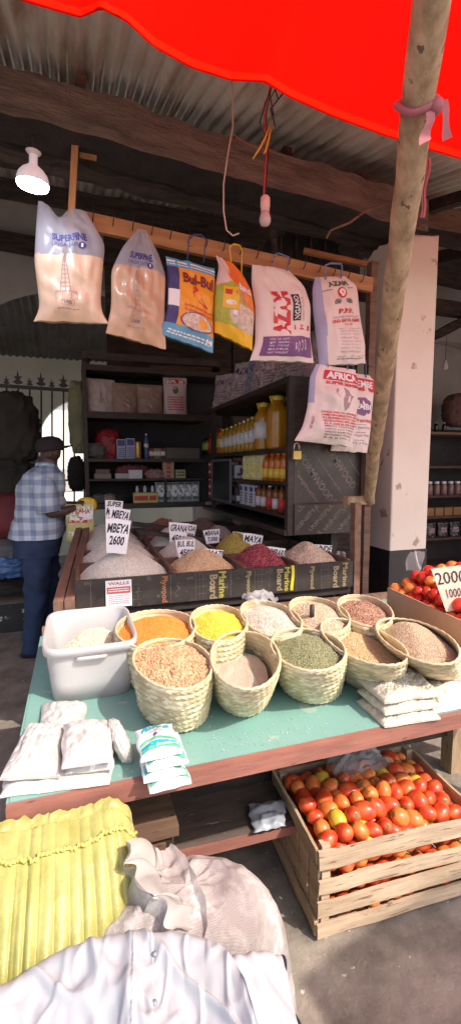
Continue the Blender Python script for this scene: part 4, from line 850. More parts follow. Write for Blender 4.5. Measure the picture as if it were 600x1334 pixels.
mb.grid(lambda u, v: gf(u, v, 1), 18, 14); mb.grid(lambda u, v: gf(1 - u, v, 0), 18, 14); mb.build('film', mat('grey_plastic', (.40, .41, .46), (.30, .31, .35), 6, .4, bmp=.9, bscale=16), gp, True)
# ------------------------------------------------------------------ baskets
def basket(lab, e, zr=.92, ks=.74, shift=None, bf=None, rz_=0, zb=TZ + .001, warp=.012, tilt=0.0, front=0):
    """e: four rim points in survey pixels: left, back, right, front"""
    p = [atZ(a, b, zr) for a, b in e]; Cc = (p[0] + p[1] + p[2] + p[3]) / 4; A_ = (p[2] - p[0]) / 2; B__ = (p[1] - p[3]) / 2
    Cc.z = 0; A_.z = 0; B__.z = 0
    if bf:
        g = atZ(bf[0], bf[1], TZ); g.z = 0; vd = Vector((g.x, g.y, 0)).normalized()
        rr_ = math.hypot(vd.dot(A_), vd.dot(B__)) * ks * .93; ce = g + vd * rr_; shift = (ce.x - Cc.x, ce.y - Cc.y)
    elif shift is None: shift = (0, 0)
    base = Vector((Cc.x + shift[0], Cc.y + shift[1], zb)); H_ = zr - zb; rows = 9
    o = root('palm_basket', lab, 'basket', base)
    def rad(a, v, inner=0):
        k = ks + (1 - ks) * (1 - (1 - v) ** 1.7)
        if v < .04: k *= .93
        q = A_ * math.cos(a) + B__ * math.sin(a); n_ = q.normalized()
        c_ = Vector((shift[0] * (1 - v) - shift[0], shift[1] * (1 - v) - shift[1], 0))
        z = H_ * v + v * warp * math.sin(2 * a + Cc.x * 30) + v * v * warp * .6 * n3(math.cos(a) * 2, math.sin(a) * 2, Cc.x * 20) + v * tilt * math.sin(a)
        if not inner:
            r_ = (v * rows) % 1; row = int(v * rows); bulge = .0030 * math.sin(math.pi * r_)
            per = a * 38; braid = .0018 * math.sin(per * 1.0 + (1 if r_ < .5 else -1) * (r_ - .5) * 9 + row * 1.3)
            k2 = bulge + braid * math.sin(math.pi * r_) + .002 * n3(a * 5, v * 9, Cc.x * 9)
        else: k2 = -.007 + .0015 * math.sin(v * rows * 2 * math.pi)
        return c_ + q * k + n_ * k2 + Vector((0, 0, z))
    NU = 300
    mb = MB()
    def strand(u, v):
        r_ = (v * rows) % 1; row = int(v * rows); ph_ = (2 * math.pi * u * 38 + (1 if r_ < .5 else -1) * (r_ - .5) * 9 + row * 1.3) / (2 * math.pi)
        h_ = math.sin(int(ph_) * 12.9898 + row * 78.233 + (r_ < .5) * 3.7) * 43758.5; h_ -= math.floor(h_); return 0 if h_ < .5 else (1 if h_ < .82 else 2)
    mb.grid(lambda u, v: rad(2 * math.pi * u, v), NU, 81, closeu=True, mi=strand)
    mb.build('woven_wall', [M['straw'], M['straw_b'], M['straw_c']], o, True)
    mb = MB(); mb.grid(lambda u, v: rad(2 * math.pi * u, 1 - v * .97, 1), 90, 40, closeu=True)
    t = len(mb.v) - 90; mb.f.append(tuple(range(t, t + 90))); mb.m.append(0)
    mb.build('inner_wall', M['straw'], o, True)
    mb = MB(); pts = [(rad(2 * math.pi * i / 90, 1, 1) + rad(2 * math.pi * i / 90, .999)) / 2 + Vector((0, 0, .002 + .0012 * math.sin(i * 2.1))) for i in range(91)]
    mb.tube(pts, .0042, 8, cap=False); mb.build('braided_rim', M['straw'], o, True)
    return Cc, A_, B__, zr, Vector((shift[0], shift[1], 0))
PEA = [(.52, .31, .16), (.64, .42, .24), (.40, .22, .11), (.58, .36, .20)]
bk1 = basket('full woven basket of chickpeas at the front beside the white tub', [(172, 858), (222, 831), (277, 864), (226, 897)], .92, .87, None, (226, 954), warp=.003)
heap('heaped tan chickpeas filling the front left basket', 'chickpeas', bk1[0] + bk1[4] * .12, bk1[1] * .95, bk1[2] * .95, .905, .022, PEA, .0043, (1, .95, .92), 2600, 1, power=2, lie=2)
bk2 = basket('nearly empty woven basket dusted with flour in the middle of the front row', [(273, 852), (322, 820), (365, 862), (316, 894)], .925, .87, None, (315, 932), warp=.003)
heap('thin layer of white flour inside the nearly empty basket', 'flour', bk2[0] + bk2[4] * .52 + Vector((-.01, .0, 0)), bk2[1] * .82, bk2[2] * .82, .835, .010, [(.66, .61, .50), (.60, .55, .44)], .0015, (1, 1, 1), 300, 0, power=1.5, peak=(-.5, .1))
bk3 = basket('woven basket of green mung beans right of the nearly empty basket', [(351, 839), (398, 818), (450, 849), (402, 873)], .92, .87, None, (402, 916), warp=.003)
heap('heap of small green mung beans in the front basket', 'mung beans', bk3[0] + bk3[4] * .12, bk3[1] * .95, bk3[2] * .95, .895, .032, [(.22, .24, .12), (.30, .31, .16), (.17, .18, .08), (.38, .37, .22)], .0027, (1, .75, .75), 5200, 0, power=1.8, lie=2)
bk4 = basket('long woven basket half full of pale yellow lentils behind the flour packs', [(417, 811), (488, 817), (526, 861), (455, 853)], .92, .88, None, (468, 901), warp=.003)
heap('pale yellow split lentils in the long basket', 'lentils', bk4[0] + bk4[4] * .3, bk4[1] * .92, bk4[2] * .88, .87, .028, [(.62, .47, .25), (.70, .56, .33), (.54, .38, .19)], .0024, (1, .9, .5), 5200, 0, power=1.5, peak=(-.35, 0))
bk5 = basket('long woven basket of beige wheat grain at the right end beside the tomato box', [(488, 811), (556, 813), (595, 857), (527, 853)], .93, .88, None, (552, 885), warp=.003)
heap('high ridge of beige wheat grain in the right basket', 'wheat', bk5[0] + bk5[4] * .25, bk5[1] * .93, bk5[2] * .9, .885, .06, [(.58, .44, .30), (.68, .54, .39), (.48, .35, .22)], .0023, (1, .6, .6), 6200, 0, power=1.6, peak=(-.25, .1))
bk6 = basket('back row basket of orange lentils behind the chickpeas', [(150, 818), (206, 794), (255, 816), (200, 845)], .92, .78, warp=.003)
heap('orange red lentils mounded in the back left basket', 'lentils', bk6[0], bk6[1] * .94, bk6[2] * .94, .895, .035, [(.85, .30, .05), (.90, .37, .08), (.78, .25, .03)], .0020, (1, 1, .5), 6000, 0, power=1.8)
bk7 = basket('back row basket of bright yellow lentils', [(247, 810), (280, 788), (322, 808), (288, 836)], .92, .78, warp=.003)
heap('bright yellow lentils mounded in the back row', 'lentils', bk7[0], bk7[1] * .94, bk7[2] * .94, .895, .035, [(.86, .62, .06), (.90, .70, .13), (.75, .50, .03)], .0027, (1, .95, .7), 4200, 0, power=1.8)
bk8 = basket('back row basket of white dried corn in the middle', [(313, 797), (345, 783), (393, 808), (356, 831)], .92, .78, warp=.003)
heap('off white dried corn mounded in the back row', 'corn', bk8[0], bk8[1] * .94, bk8[2] * .94, .895, .035, [(.68, .60, .50), (.76, .69, .60), (.56, .47, .38)], .0030, (1, .8, .6), 3400, 0, power=1.8)
bk9 = basket('back row basket of cream dried corn holding a small scoop', [(376, 793), (408, 778), (455, 803), (420, 824)], .92, .78, warp=.003)
heap('cream dried corn mounded around the small scoop', 'corn', bk9[0], bk9[1] * .94, bk9[2] * .94, .895, .035, [(.60, .49, .35), (.70, .59, .44), (.50, .39, .26)], .0032, (1, .8, .6), 3000, 0, power=1.8)
bk10 = basket('back row basket of reddish brown beans nearest the column', [(438, 788), (470, 776), (511, 798), (478, 817)], .92, .78, warp=.003)
heap('mixed reddish brown beans in the rear right basket', 'beans', bk10[0], bk10[1] * .94, bk10[2] * .94, .895, .03, [(.38, .19, .12), (.55, .38, .27), (.28, .11, .07), (.48, .29, .19)], .0036, (1, .65, .6), 2600, 0, power=1.8)
o = root('scoop', 'small dark scoop handle stuck in the cream corn', 'scoop', atZ(406, 798, .94)); MB().tube([(0, 0, -.03), (0, 0, .03)], .009, 10).build('handle', M['darkwood'], o, True)
pb = root('knotted_bag', 'small knotted clear plastic bag with scraps between bins and baskets', 'plastic bag', atZ(338, 779, .93))
mb = MB(); mb.grid(lambda u, v: Vector(((u - .5) * .13, (v - .5) * .10, .03 * (1 - abs(2 * u - 1) ** 2) * (1 - abs(2 * v - 1) ** 2) + .028 * n3(u * 5, v * 5))), 18, 14); mb.build('film', M['clear'], pb, True)
pts = [(random.uniform(-.1, 1.25), random.uniform(1.09, 1.32), TZ + .002) for _ in range(130)] + [(random.gauss(.46, .12), random.gauss(1.14, .035), TZ + .002) for _ in range(90)]
o = bpy.data.objects.new('spilled_grain', scatter('spilled_grain', [p for p in pts if 1.085 < p[1] < 1.4], .0022, (1, .7, .5), [grainmat('spill', [(.74, .64, .48), (.6, .42, .26), (.82, .78, .68), (.5, .3, .18)])], 0, .2)); C.objects.link(o)
tag(o, 'scattered spilled grains on the bare turquoise table top', 'spilled grain', None, 'stuff')
# ------------------------------------------------------------------ white tub
t0, t1, t2, t3 = atZ(43, 851, .93), atZ(174, 839, .93), atZ(170, 792, .93), atZ(74, 796, .93)
tc = (t0 + t1 + t2 + t3) / 4; tu = root('plastic_tub', 'big milky white plastic tub of flakes at the left end of the table', 'tub', (tc.x, tc.y, TZ))
ex = ((t1 - t0).length + (t2 - t3).length) / 4; ey = ((t3 - t0).length + (t2 - t1).length) / 4
def rr(a, k, sc_): # rounded rectangle
    def sp(t): return math.copysign(abs(t) ** .32, t)
    return Vector((ex * sc_ * sp(math.cos(a)), (ey * sc_ if sc_ > .99 else ey * (1 - (1 - sc_) * .8)) * sp(math.sin(a)), 0))
def wall(v, off=0): return .86 + .12 * v + off
mb = MB()
prof = [(wall(0), .001), (wall(.35), .06), (wall(.9), .165), (wall(.93), .172), (1.005, .173), (1.02, .160), (1.03, .160), (1.025, .186), (.985, .188), (wall(.95) - .02, .180), (wall(.35) - .02, .06), (wall(0) - .02, .008)]
mb.grid(lambda u, v: rr(2 * math.pi * u, 0, prof[int(round(v * (len(prof) - 1)))][0]) + Vector((0, 0, prof[int(round(v * (len(prof) - 1)))][1])), 96, len(prof) - 1, closeu=True)
t = len(mb.v) - 96; mb.f.append(tuple(range(t, t + 96))); mb.m.append(0); mb.f.append(tuple(range(96))[::-1]); mb.m.append(0)
mb.build('tub_body', M['tub'], tu, True)
for s_ in (-1,): MB().tube([(s_ * ex * .3, -ey * 1.01, .150), (s_ * ex * .28, -ey * 1.045, .152), (-s_ * ex * .28, -ey * 1.045, .152), (-s_ * ex * .3, -ey * 1.01, .150)], .006, 8).build('handle_lip', M['tub'], tu, True)
heap('cream rice flakes heaped at the back of the white tub', 'rice flakes', (tc.x + .012, tc.y + .05), (.118, 0), (0, .13), TZ + .062, .075, [(.74, .69, .54), (.80, .76, .62), (.66, .60, .44)], .0062, (1, .35, .18), 3200, 1, power=2.2, peak=(.15, .35))
# ------------------------------------------------------------------ flat packs on the table
def flatpack(name, lab, cat, corners, zb, th, mt, group=None, prints=None, seed=0, wr=.006, parent=None, puff=.45, hf=0.0):
    """pillow pack lying down: corners in world xy (4 points: back-left, back-right, front-right, front-left)"""
    P = [Vector((c[0], c[1], zb)) for c in corners]; c0 = sum(P, Vector()) / 4
    o = root(name, lab, cat, c0, group)
    def fn(u, v, top=1, off=0):
        uu, vv = min(1, max(0, u)), min(1, max(0, v)); q = P[0].lerp(P[1], u).lerp(P[3].lerp(P[2], u), v) - c0
        e = (max(0, math.sin(math.pi * uu)) * max(0, math.sin(math.pi * vv))) ** puff
        e2 = min(1, 6 * min(uu, 1 - uu, vv, 1 - vv) + .15)
        kx = .006 * n3(u * 3 + seed, v * 3); ky = .006 * n3(u * 3, v * 3 + seed, 4)
        w_ = (n3(u * 5 + seed, v * 5, seed) + .6 * n3(u * 11 + seed, v * 11, seed)) * wr * e2
        z = th * (.12 + .88 * e) * top + .002 + (w_ * top) + off * e2 + (hf * (abs(n3(u * 34 + seed, v * 26)) + abs(n3(u * 60, v * 44 + seed))) * e2 if top else 0)
        if not top: z = .001
        return q + Vector((kx, ky, z))
    mb = MB(); mb.grid(lambda u, v: fn(u, 1 - v, 1), 90 if hf else 40, 70 if hf else 30); mb.grid(lambda u, v: fn(u, v, 0), 12, 8)
    # close the rim
    mb.grid(lambda u, v: fn(u, 0, 1).lerp(fn(u, 0, 0), v), 40, 1); mb.grid(lambda u, v: fn(1 - u, 1, 1).lerp(fn(1 - u, 1, 0), v), 40, 1)
    mb.grid(lambda u, v: fn(0, 1 - u, 1).lerp(fn(0, 1 - u, 0), v), 30, 1); mb.grid(lambda u, v: fn(1, u, 1).lerp(fn(1, u, 0), v), 30, 1)
    mb.build('packet', mt, o, True)
    if prints: prints(o, fn)
    return o
SUG = mat('bagged_sugar', (.64, .61, .58), (.54, .51, .48), 5, .28, bmp=.7, bscale=34, bdist=.004, coat=.5, speck=((.80, .80, .80), 60, .60))
W = lambda *pts: [atZ(a, b, z)[:2] for a, b, z in pts]
flatpack('sugar_bag', 'lowest clear bag of white sugar at the table corner', 'sugar bag', W((10, 1000, .76), (150, 985, .76), (143, 1018, .76), (0, 1036, .76)), TZ + .001, .03, SUG, seed=1, wr=.005)
flatpack('sugar_bag', 'flat sugar bag under the upper right sugar bag', 'sugar bag', W((85, 972, .79), (148, 966, .79), (148, 1000, .785), (85, 1008, .785)), TZ + .03, .028, SUG, seed=2)
flatpack('sugar_bag', 'sugar bag lying by the front left corner of the tub', 'sugar bag', W((55, 912, .77), (112, 910, .77), (110, 950, .78), (50, 955, .78)), TZ + .001, .035, SUG, seed=3)
flatpack('sugar_bag', 'large plump sugar bag sloping over the left table corner', 'sugar bag', W((38, 940, .80), (84, 940, .80), (78, 1004, .80), (0, 1012, .79)), TZ + .030, .045, SUG, seed=4, wr=.008, hf=.002)
flatpack('sugar_bag', 'topmost sugar bag between the plump bag and the standing bag', 'sugar bag', W((82, 935, .835), (142, 930, .835), (148, 985, .825), (80, 995, .825)), TZ + .060, .035, SUG, seed=5)
o = sack('standing_sugar_bag', 'slim clear sugar bag standing on edge right of the sugar pile', 'sugar bag', atZ(156, 965, .79), (.042, .12, .10), SUG, rz=R(10), seed=6, wr=.12, tilt=R(-18))
GT = flat('teal_print', (.02, .42, .50), .4); GG = flat('green_print', (.10, .50, .26), .4); PW = mat('salt_pack_white', (.80, .80, .82), (.72, .73, .75), 4, .35, bmp=.3, bscale=20, coat=.3); PKI = flat('pink_print', (.70, .28, .22), .5)
def salt(o, fn):
    mb = MB(); f = lambda u, v: fn(u, v, 1, .0022); f0 = lambda u, v: fn(u, v, 1, .0014)
    write(mb, 'PREMIUM', f, .14, .17, .88, .31, 0, bold=.05); write(mb, 'sugar', f, .3, .35, .7, .43, 2)
    disc(mb, f, .42, .50, .07, .05, 3, 10); 
    for (a, b, m_, w_) in ((.64, .10, 1, .05), (.70, .12, 1, .02), (.75, .12, 0, .11), (.87, .07, 1, .06)):
        vs_ = []; n = 14
        for i in range(n + 1): u = .04 + .92 * i / n; c_ = a - .06 * math.sin(u * 4) - .04 * u; vs_ += [f0(u, c_), f0(u, c_ + w_)]
        mb.add(vs_, [(2 * i, 2 * i + 1, 2 * i + 3, 2 * i + 2) for i in range(n)], m_)
    write(mb, 'Premium', f, .45, .76, .92, .84, 4)
    mb.build('print', [GT, GG, PKI, M['purple'], M['whiteink']], o)
for k in range(4):
    dx = [.012, .0, .010, -.004][k]; dy = [-.022, -.012, -.004, .004][k]
    a, b, c_, d = W((178, 948, .83), (226, 938, .83), (240, 980, .82), (186, 992, .82))
    cs = [(q[0] + dx, q[1] + dy) for q in (a, b, c_, d)]
    flatpack('premium_packet', ['bottom white packet with green waves in the PREMIUM pile', 'second packet up in the PREMIUM pile', 'third packet up in the PREMIUM pile', 'topmost white packet lettered PREMIUM with blue and green waves'][k], 'packet', cs, TZ + .001 + .021 * k, .022, PW, prints=salt, seed=60 + k, wr=.003)
FLK = mat('bagged_flakes', (.68, .62, .52), (.52, .45, .36), 22, .4, bmp=1.0, bscale=60, bdist=.008, coat=.3)
for k in range(3):
    a, b, c_, d = W((464, 884, .82), (540, 872, .82), (572, 908, .81), (500, 918, .81))
    dx = [-.012, -.004, .0][k]; dy = [-.02, -.01, 0][k]
    flatpack('flake_bag', ['bottom clear bag of white flakes in the right hand stack', 'middle clear bag of white flakes in the right hand stack', 'top clear bag of white flakes in the right hand stack'][k], 'flake bag', [(q[0] + dx, q[1] + dy) for q in (a, b, c_, d)], TZ + .001 + .030 * k, .033, FLK, seed=70 + k, wr=.008, hf=.009)
FPK = mat('white_paper_pack', (.78, .70, .63), (.70, .62, .55), 4, .6, bmp=.3, bscale=14)
def fp(o, fn):
    mb = MB(); scribble(mb, lambda u, v: fn(u, v, 1, .002), .3, .35, .8, .55, 0, 2); mb.build('print', M['greyink'], o)
flatpack('flour_packet', 'flat cream paper flour packet leaning on the stack at the table edge', 'packet', W((548, 880, .79), (600, 872, .79), (625, 905, .78), (570, 915, .78)), TZ + .012, .03, FPK, seed=75, prints=fp)
flatpack('flour_packet', 'lower cream flour packet under the leaning one at the table edge', 'packet', W((552, 898, .77), (625, 884, .77), (630, 915, .76), (562, 927, .76)), TZ + .001, .02, FPK, seed=76)
# ------------------------------------------------------------------ tomatoes
def tommesh(name, c1, c2, el, calyx=True):
    mb = MB(); r = .024
    prof = []
    for i in range(13):
        t = math.pi * i / 12; z = -math.cos(t) * r * el; rad = math.sin(t) ** .9 * r * (1 + .06 * math.cos(t))
        if i == 12: z -= .003
        prof.append((max(rad, 0), z))
    mb.lathe(prof, n=16)
    m = mat(name + '_skin', c1, c2, 26, .34, bmp=.12, coat=.12, lo=.4, hi=.72)
    if calyx:
        for q in range(5): a = q * 1.257; mb.add([(0, 0, r * el + .001), (.006 * math.cos(a - .3), .006 * math.sin(a - .3), r * el), (.012 * math.cos(a), .012 * math.sin(a), r * el - .0015), (.006 * math.cos(a + .3), .006 * math.sin(a + .3), r * el)], [(0, 1, 2, 3)], 1)
        m = [m, flat('calyx_green', (.10, .18, .04))]
    o = mb.build(name, m, None, True); me = o.data; bpy.data.objects.remove(o); return me
TM = [tommesh('plum_tomato', (.62, .04, .014), (.76, .18, .04), 1.24), tommesh('plum_tomato', (.74, .15, .03), (.80, .32, .07), 1.16), tommesh('plum_tomato', (.72, .42, .03), (.55, .38, .05), 1.15), tommesh('round_tomato', (.62, .02, .012), (.70, .05, .015), .92)]
def tomato(me, p, lab, group, s=1.2):
    o = bpy.data.objects.new(me.name.split('.')[0], me); C.objects.link(o); o.location = p
    o.rotation_euler = (random.uniform(.7, 2.3), random.uniform(-.6, .6), random.uniform(0, 6.28)); k = s * random.uniform(.78, 1.14); o.scale = (k, k, k * random.uniform(.92, 1.1))
    tag(o, lab, 'tomato', group)
# wooden crate
ca, cb = atZ(417, 1226, 0), atZ(372, 1124, 0)
K0 = Vector((ca.x, ca.y, 0)); ang = math.atan2(-(cb.x - ca.x), cb.y - ca.y); CW_, CD, CH = .60, .40, .315
cr = root('tomato_crate', 'rough slatted wooden crate full of tomatoes on the ground under the table edge', 'crate', K0, None, ang + R(1)); 
def slat(name, a, b, m, **k): o = MB().bar(a, b, k.get('t', .010), k.get('h', .06), 0, 12, .006, up=k.get('up', (0, 0, 1))).build(name, m, cr); return o
for i, (z, h, dz) in enumerate(((.034, .044, .014), (.108, .052, .012), (.190, .046, -.008), (.279, .058, .004))):
    slat('front_slat', (-.012, .0, z), (CW_ + .012, .0 - .003 * i % 2, z + dz), M['crate'], h=h)
    slat('back_slat', (-.012, CD, z), (CW_ + .012, CD, z + dz), M['crate'], h=h)
    slat('end_slat', (CW_, .016, z), (CW_, CD - .016, z), M['crate_side'], h=h)
for y in (.045, .125, .21, .29, .36): MB().bar((.0, y, .012), (.0, y + .004, CH - .035), .062 if y != .21 else .075, .010, 0, 8, .003, up=(1, 0, 0)).build('side_slat', M['crate_side'], cr)
slat('side_rail', (-.012, .01, .285), (-.012, CD, .290), M['crate_side'], h=.045); slat('side_rail', (-.012, .01, .035), (-.012, CD, .04), M['crate_side'], h=.045)
for x in (.018, CW_ - .018):
    for y in (.022, CD - .022): MB().bar((x, y, .0), (x, y, CH), .028, .028, 0, 6, .002, up=(0, 1, 0)).build('corner_post', M['crate'], cr)
for k in range(5): MB().bar((.01, .05 + .075 * k, .006), (CW_ - .01, .05 + .075 * k, .006), .06, .008).build('floor_slat', M['crate'], cr)
T = Matrix.Translation(K0) @ Matrix.Rotation(ang + R(1), 4, 'Z')
def fillcrate():
    lay = [(.285, 0), (.245, 1)]
    d = .053
    for (z, odd) in lay:
        y = .045
        while y < CD - .03:
            x = .045 + (d / 2 if odd else 0)
            while x < CW_ - .03:
                a, b = x / CW_, y / CD
                dome = .055 * (1 - abs(2 * a - 1) ** 2.2) * (1 - abs(2 * b - 1) ** 2.2)
                p = T @ Vector((x + random.uniform(-.008, .008), y + random.uniform(-.008, .008), z + dome + random.uniform(-.010, .012)))
                k = random.random(); 
                if k < .50: tomato(TM[0], p, 'ripe red plum tomato piled in the wooden crate', 'red tomatoes in the crate')
                elif k < .88: tomato(TM[1], p, 'orange red plum tomato piled in the wooden crate', 'orange tomatoes in the crate')
                else: tomato(TM[2], p, 'yellow green unripe tomato among the red ones in the crate', 'yellow tomatoes in the crate')
                x += d
            y += d * .92
    for z in (.07, .15, .225):
        for i in range(11): tomato(random.choice(TM[:2]), T @ Vector((.055 + .048 * i, .042, z + random.uniform(-.006, .006))), 'tomato pressed against the front slats of the wooden crate', 'tomatoes behind the crate slats')
        for i in range(4): tomato(random.choice(TM[:2]), T @ Vector((.035, .09 + .07 * i, z)), 'tomato pressed against the left slats of the wooden crate', 'tomatoes behind the left crate slats')
fillcrate()
fb2 = root('clear_bag', 'crumpled clear plastic bag lying on the tomatoes in the crate', 'plastic bag', T @ Vector((.31, .31, .36)))
mb = MB()
def bagf(u, v): return Vector(((u - .5) * .24 + .02 * n3(v * 4, u * 2), (v - .5) * .15 + .02 * n3(u * 4, 2), .03 * n3(u * 5, v * 5, 3) + .012 * n3(u * 12, v * 12, 3) + .022 - .04 * abs(2 * u - 1) ** 3))
mb.grid(bagf, 30, 22); mb.build('film', M['clear'], fb2, True)
mb = MB(); mb.grid(lambda u, v: bagf(u, v) + Vector((.02, -.01, -.014 + .010 * math.sin(u * 11))), 24, 18); mb.build('inner_layer', M['clear'], fb2, True)
# tomato box on the right
bA, bB = atZ(504, 765, .93), atZ(603, 810, .93); d_ = (bB - bA).normalized(); rgt = Vector((-d_.y, d_.x, 0)); 
if rgt.x < 0: rgt = -rgt
d2 = -d_; bE = bB + d_ * .12; Lb = (bE - bA).length; Wb = .46
bxr = root('tomato_box', 'open cardboard and wood box heaped with bright red tomatoes at the right', 'box', (bE.x, bE.y, TZ)); off = Vector((bE.x, bE.y, TZ))
CB = mat('cardboard', (.52, .33, .22), (.44, .27, .17), 4, .8, bmp=.2, bscale=30, speck=((.62, .50, .42), 10, .68))
def pln(p, q, z0, z1, th=.006): n_ = (q - p).normalized().cross(Vector((0, 0, 1))) * th; P_ = [p, q, q + n_, p + n_]; return MB().hexa([Vector((a.x, a.y, z0)) - off for a in P_] + [Vector((a.x, a.y, z1)) - off for a in P_])
cn = [bE, bA, bA + rgt * Wb, bE + rgt * Wb]
for i in range(4): pln(cn[i], cn[(i + 1) % 4], .80, .93).build('cardboard_wall', CB, bxr)
mb = MB().add([Vector((a.x, a.y, .80)) - off for a in cn], [(0, 1, 2, 3)]); mb.build('box_bottom', CB, bxr)
st = bA + d_ * .0; 
pln(bA + d_ * .03 - rgt * .012, bE - rgt * .012, .752, .80, .02).build('wood_base', M['crate_side'], bxr)
pln(bA + d_ * .03 + rgt * Wb, bE + rgt * Wb, .752, .80, .02).build('wood_base', M['crate_side'], bxr)
i = 0
for z, ins in ((.915, .0), (.955, .03), (.99, .07), (1.02, .12), (1.045, .17)):
    a = .03 + ins * .7
    while a < Lb - .02 - ins * .5:
        b = .035 + ins * .8
        while b < Wb - .02 - ins * .8:
            if ins == 0 or a < Lb - .02:
                p = bA + d_ * a + rgt * b; tomato(TM[3] if random.random() < .8 else TM[1], (p.x + random.uniform(-.008, .008), p.y + random.uniform(-.008, .008), z + random.uniform(-.01, .01)), 'glossy red tomato heaped in the cardboard box at the right', 'tomatoes in the cardboard box', 1.12)
            b += .052
        a += .052
o = root('price_sign', 'large cream price board reading 2000 over 1000 stuck in the red tomatoes', 'price sign', atZ(588, 765, 1.03)); o.rotation_euler = (R(-10), R(-8), R(-20))
fn = lambda u, v, y=0: Vector(((u - .5) * (.135 - .06 * v), y, .08 - .17 * v))
mb = MB(); 
for y in (0, .003): mb.grid(lambda u, v: fn(u, v, y), 4, 4)
mb.build('board', mat('cream_board', (.72, .58, .46), (.64, .50, .40), 4, .8), o)
mb = MB(); write(mb, '2000', lambda u, v: fn(u, v, -.002), .04, .10, .98, .38, 0, bold=.0); write(mb, '1000', lambda u, v: fn(u, v, -.002), .25, .50, .8, .70, 0, bold=.0); mb.build('lettering', M['blackink'], o)
o = root('crumpled_bag', 'small clear plastic bag stuck up between the tomatoes and the column', 'plastic bag', atZ(541, 735, 1.05)); mb = MB(); mb.grid(lambda u, v: Vector(((u - .5) * .10 * (1 - .4 * v), .02 * math.sin(u * 8 + v * 3), .09 * v - .03)), 14, 10); mb.build('film', M['clear'], o, True)
# ================================================================== HANGING BAGS
def polyf(pts, Y):
    P = [atY(a, b, Y) for a, b in pts]; ln = [0]
    for i in range(len(P) - 1): ln.append(ln[-1] + (P[i + 1] - P[i]).length)
    def f(t):
        s_ = min(max(t, 0), 1) * ln[-1]
        for i in range(len(P) - 1):
            if s_ <= ln[i + 1] + 1e-9: return P[i].lerp(P[i + 1], (s_ - ln[i]) / max(ln[i + 1] - ln[i], 1e-9))
        return P[-1]
    def sm(t): return (f(t - .05) + f(t) * 2 + f(t + .05)) / 4 if .05 < t < .95 else f(t)
    return sm
def hangbag(lab, Lp, Rp, Y, th, mats, region=None, prints=None, seed=0, dip=None, wr=.010, handles=(), hm=None, name='flour_bag', group=None):
    Lf, Rf = polyf(Lp, Y), polyf(Rp, Y); c0 = (Lf(0) + Rf(0)) / 2
    o = root(name, lab, 'flour bag', c0, group)
    def fn(u, v, s=1, off=0):
        vv = min(1, max(0, v)); q = Lf(vv).lerp(Rf(vv), u) - c0
        g = min(1, (vv * 2.6)) ** .7 * min(1, (1 - vv) * 5 + .12) ** .6
        e = max(0, math.sin(math.pi * min(1, max(0, u)))) ** .55
        w_ = wr * e * (n3(u * 3 + seed, vv * 4, seed * 1.7) + .7 * n3(u * 8 + seed, vv * 6, 4) + .5 * n3(u * 3 - vv * 9, vv * 3 + seed, 8))
        if dip: q.z += dip(u) * (1 - vv) ** 4
        q.z += .006 * n3(u * 6, seed) * vv
        q.y += -s * (th / 2 * g * e + .002) - w_ * 1.3 - off if s > 0 else (th / 2 * g * e + .002) * .8
        return q
    mb = MB(); mb.grid(lambda u, v: fn(u, v), 48, 64, mi=region or 0); mb.grid(lambda u, v: fn(1 - u, v, -1), 24, 32, mi=(lambda u, v: region(1 - u, v)) if region else 0)
    mb.build('bag_body', mats, o, True)
    if prints:
        mb = MB(); ms = prints(mb, lambda u, v: fn(u, v, 1, .0025), lambda u, v: fn(u, v, 1, .0045)); mb.build('print', [M[k] if isinstance(k, str) else k for k in ms], o)
    for (pts, w_) in handles:
        P = [atY(a, b, Y - .01) - c0 for a, b in pts]; mb = MB()
        mb.tube(P, w_, 6, flat_=.4); mb.build('handle', hm, o, True)
    return o
FLO = mat('flour_in_clear_bag', (.74, .56, .41), (.67, .49, .35), 4, .35, bmp=.35, bscale=9, bdist=.01, coat=.2)
FLO2 = mat('tan_flour_in_bag', (.60, .39, .26), (.52, .33, .21), 4, .35, bmp=.4, bscale=9, bdist=.01, coat=.2)
MLK = film('milky_bag_film', (.72, .72, .80), (.60, .60, .70), .4, .62, .25, 5)
def superfine(mb, f, g):
    for (s, u0, v0, u1, v1) in (('SUPERFINE', .24, .26, .74, .325),): write(mb, s, f, u0, v0, u1, v1, 0, bold=.04)
    write(mb, 'UNGA SAFI', f, .24, .34, .60, .375, 0, bold=0); disc(mb, f, .67, .365, .06, .028, 0); write(mb, '1', g, .655, .35, .685, .38, 2)
    for i in range(9):
        a = .43 + .035 * i; w_ = .010 + .0085 * i
        for k in (-1, 0, 1): quad(mb, f, .43 + k * w_ - .004, a, .43 + k * w_ + .004, a + .032, 1, 1)
        quad(mb, f, .43 - w_, a, .43 + w_, a + .004, 1, 1)
    write(mb, 'HOME BAKING FLOUR', f, .27, .745, .62, .762, 1, bold=0)
    for (a, b, c_, d) in ((.27, .765, .62, .768), (.27, .765, .274, .815), (.38, .765, .384, .815), (.52, .765, .524, .815), (.616, .765, .62, .815), (.27, .813, .62, .816), (.36, .825, .56, .828), (.36, .865, .56, .868), (.36, .825, .364, .868), (.556, .825, .56, .868)): quad(mb, f, a, b, c_, d, 1, 1)
    write(mb, '5 KGS', f, .40, .835, .52, .86, 0, bold=.01); scribble(mb, f, .30, .895, .62, .91, 1, 1)
    return ['blueink', M['greyink'], 'whiteink']
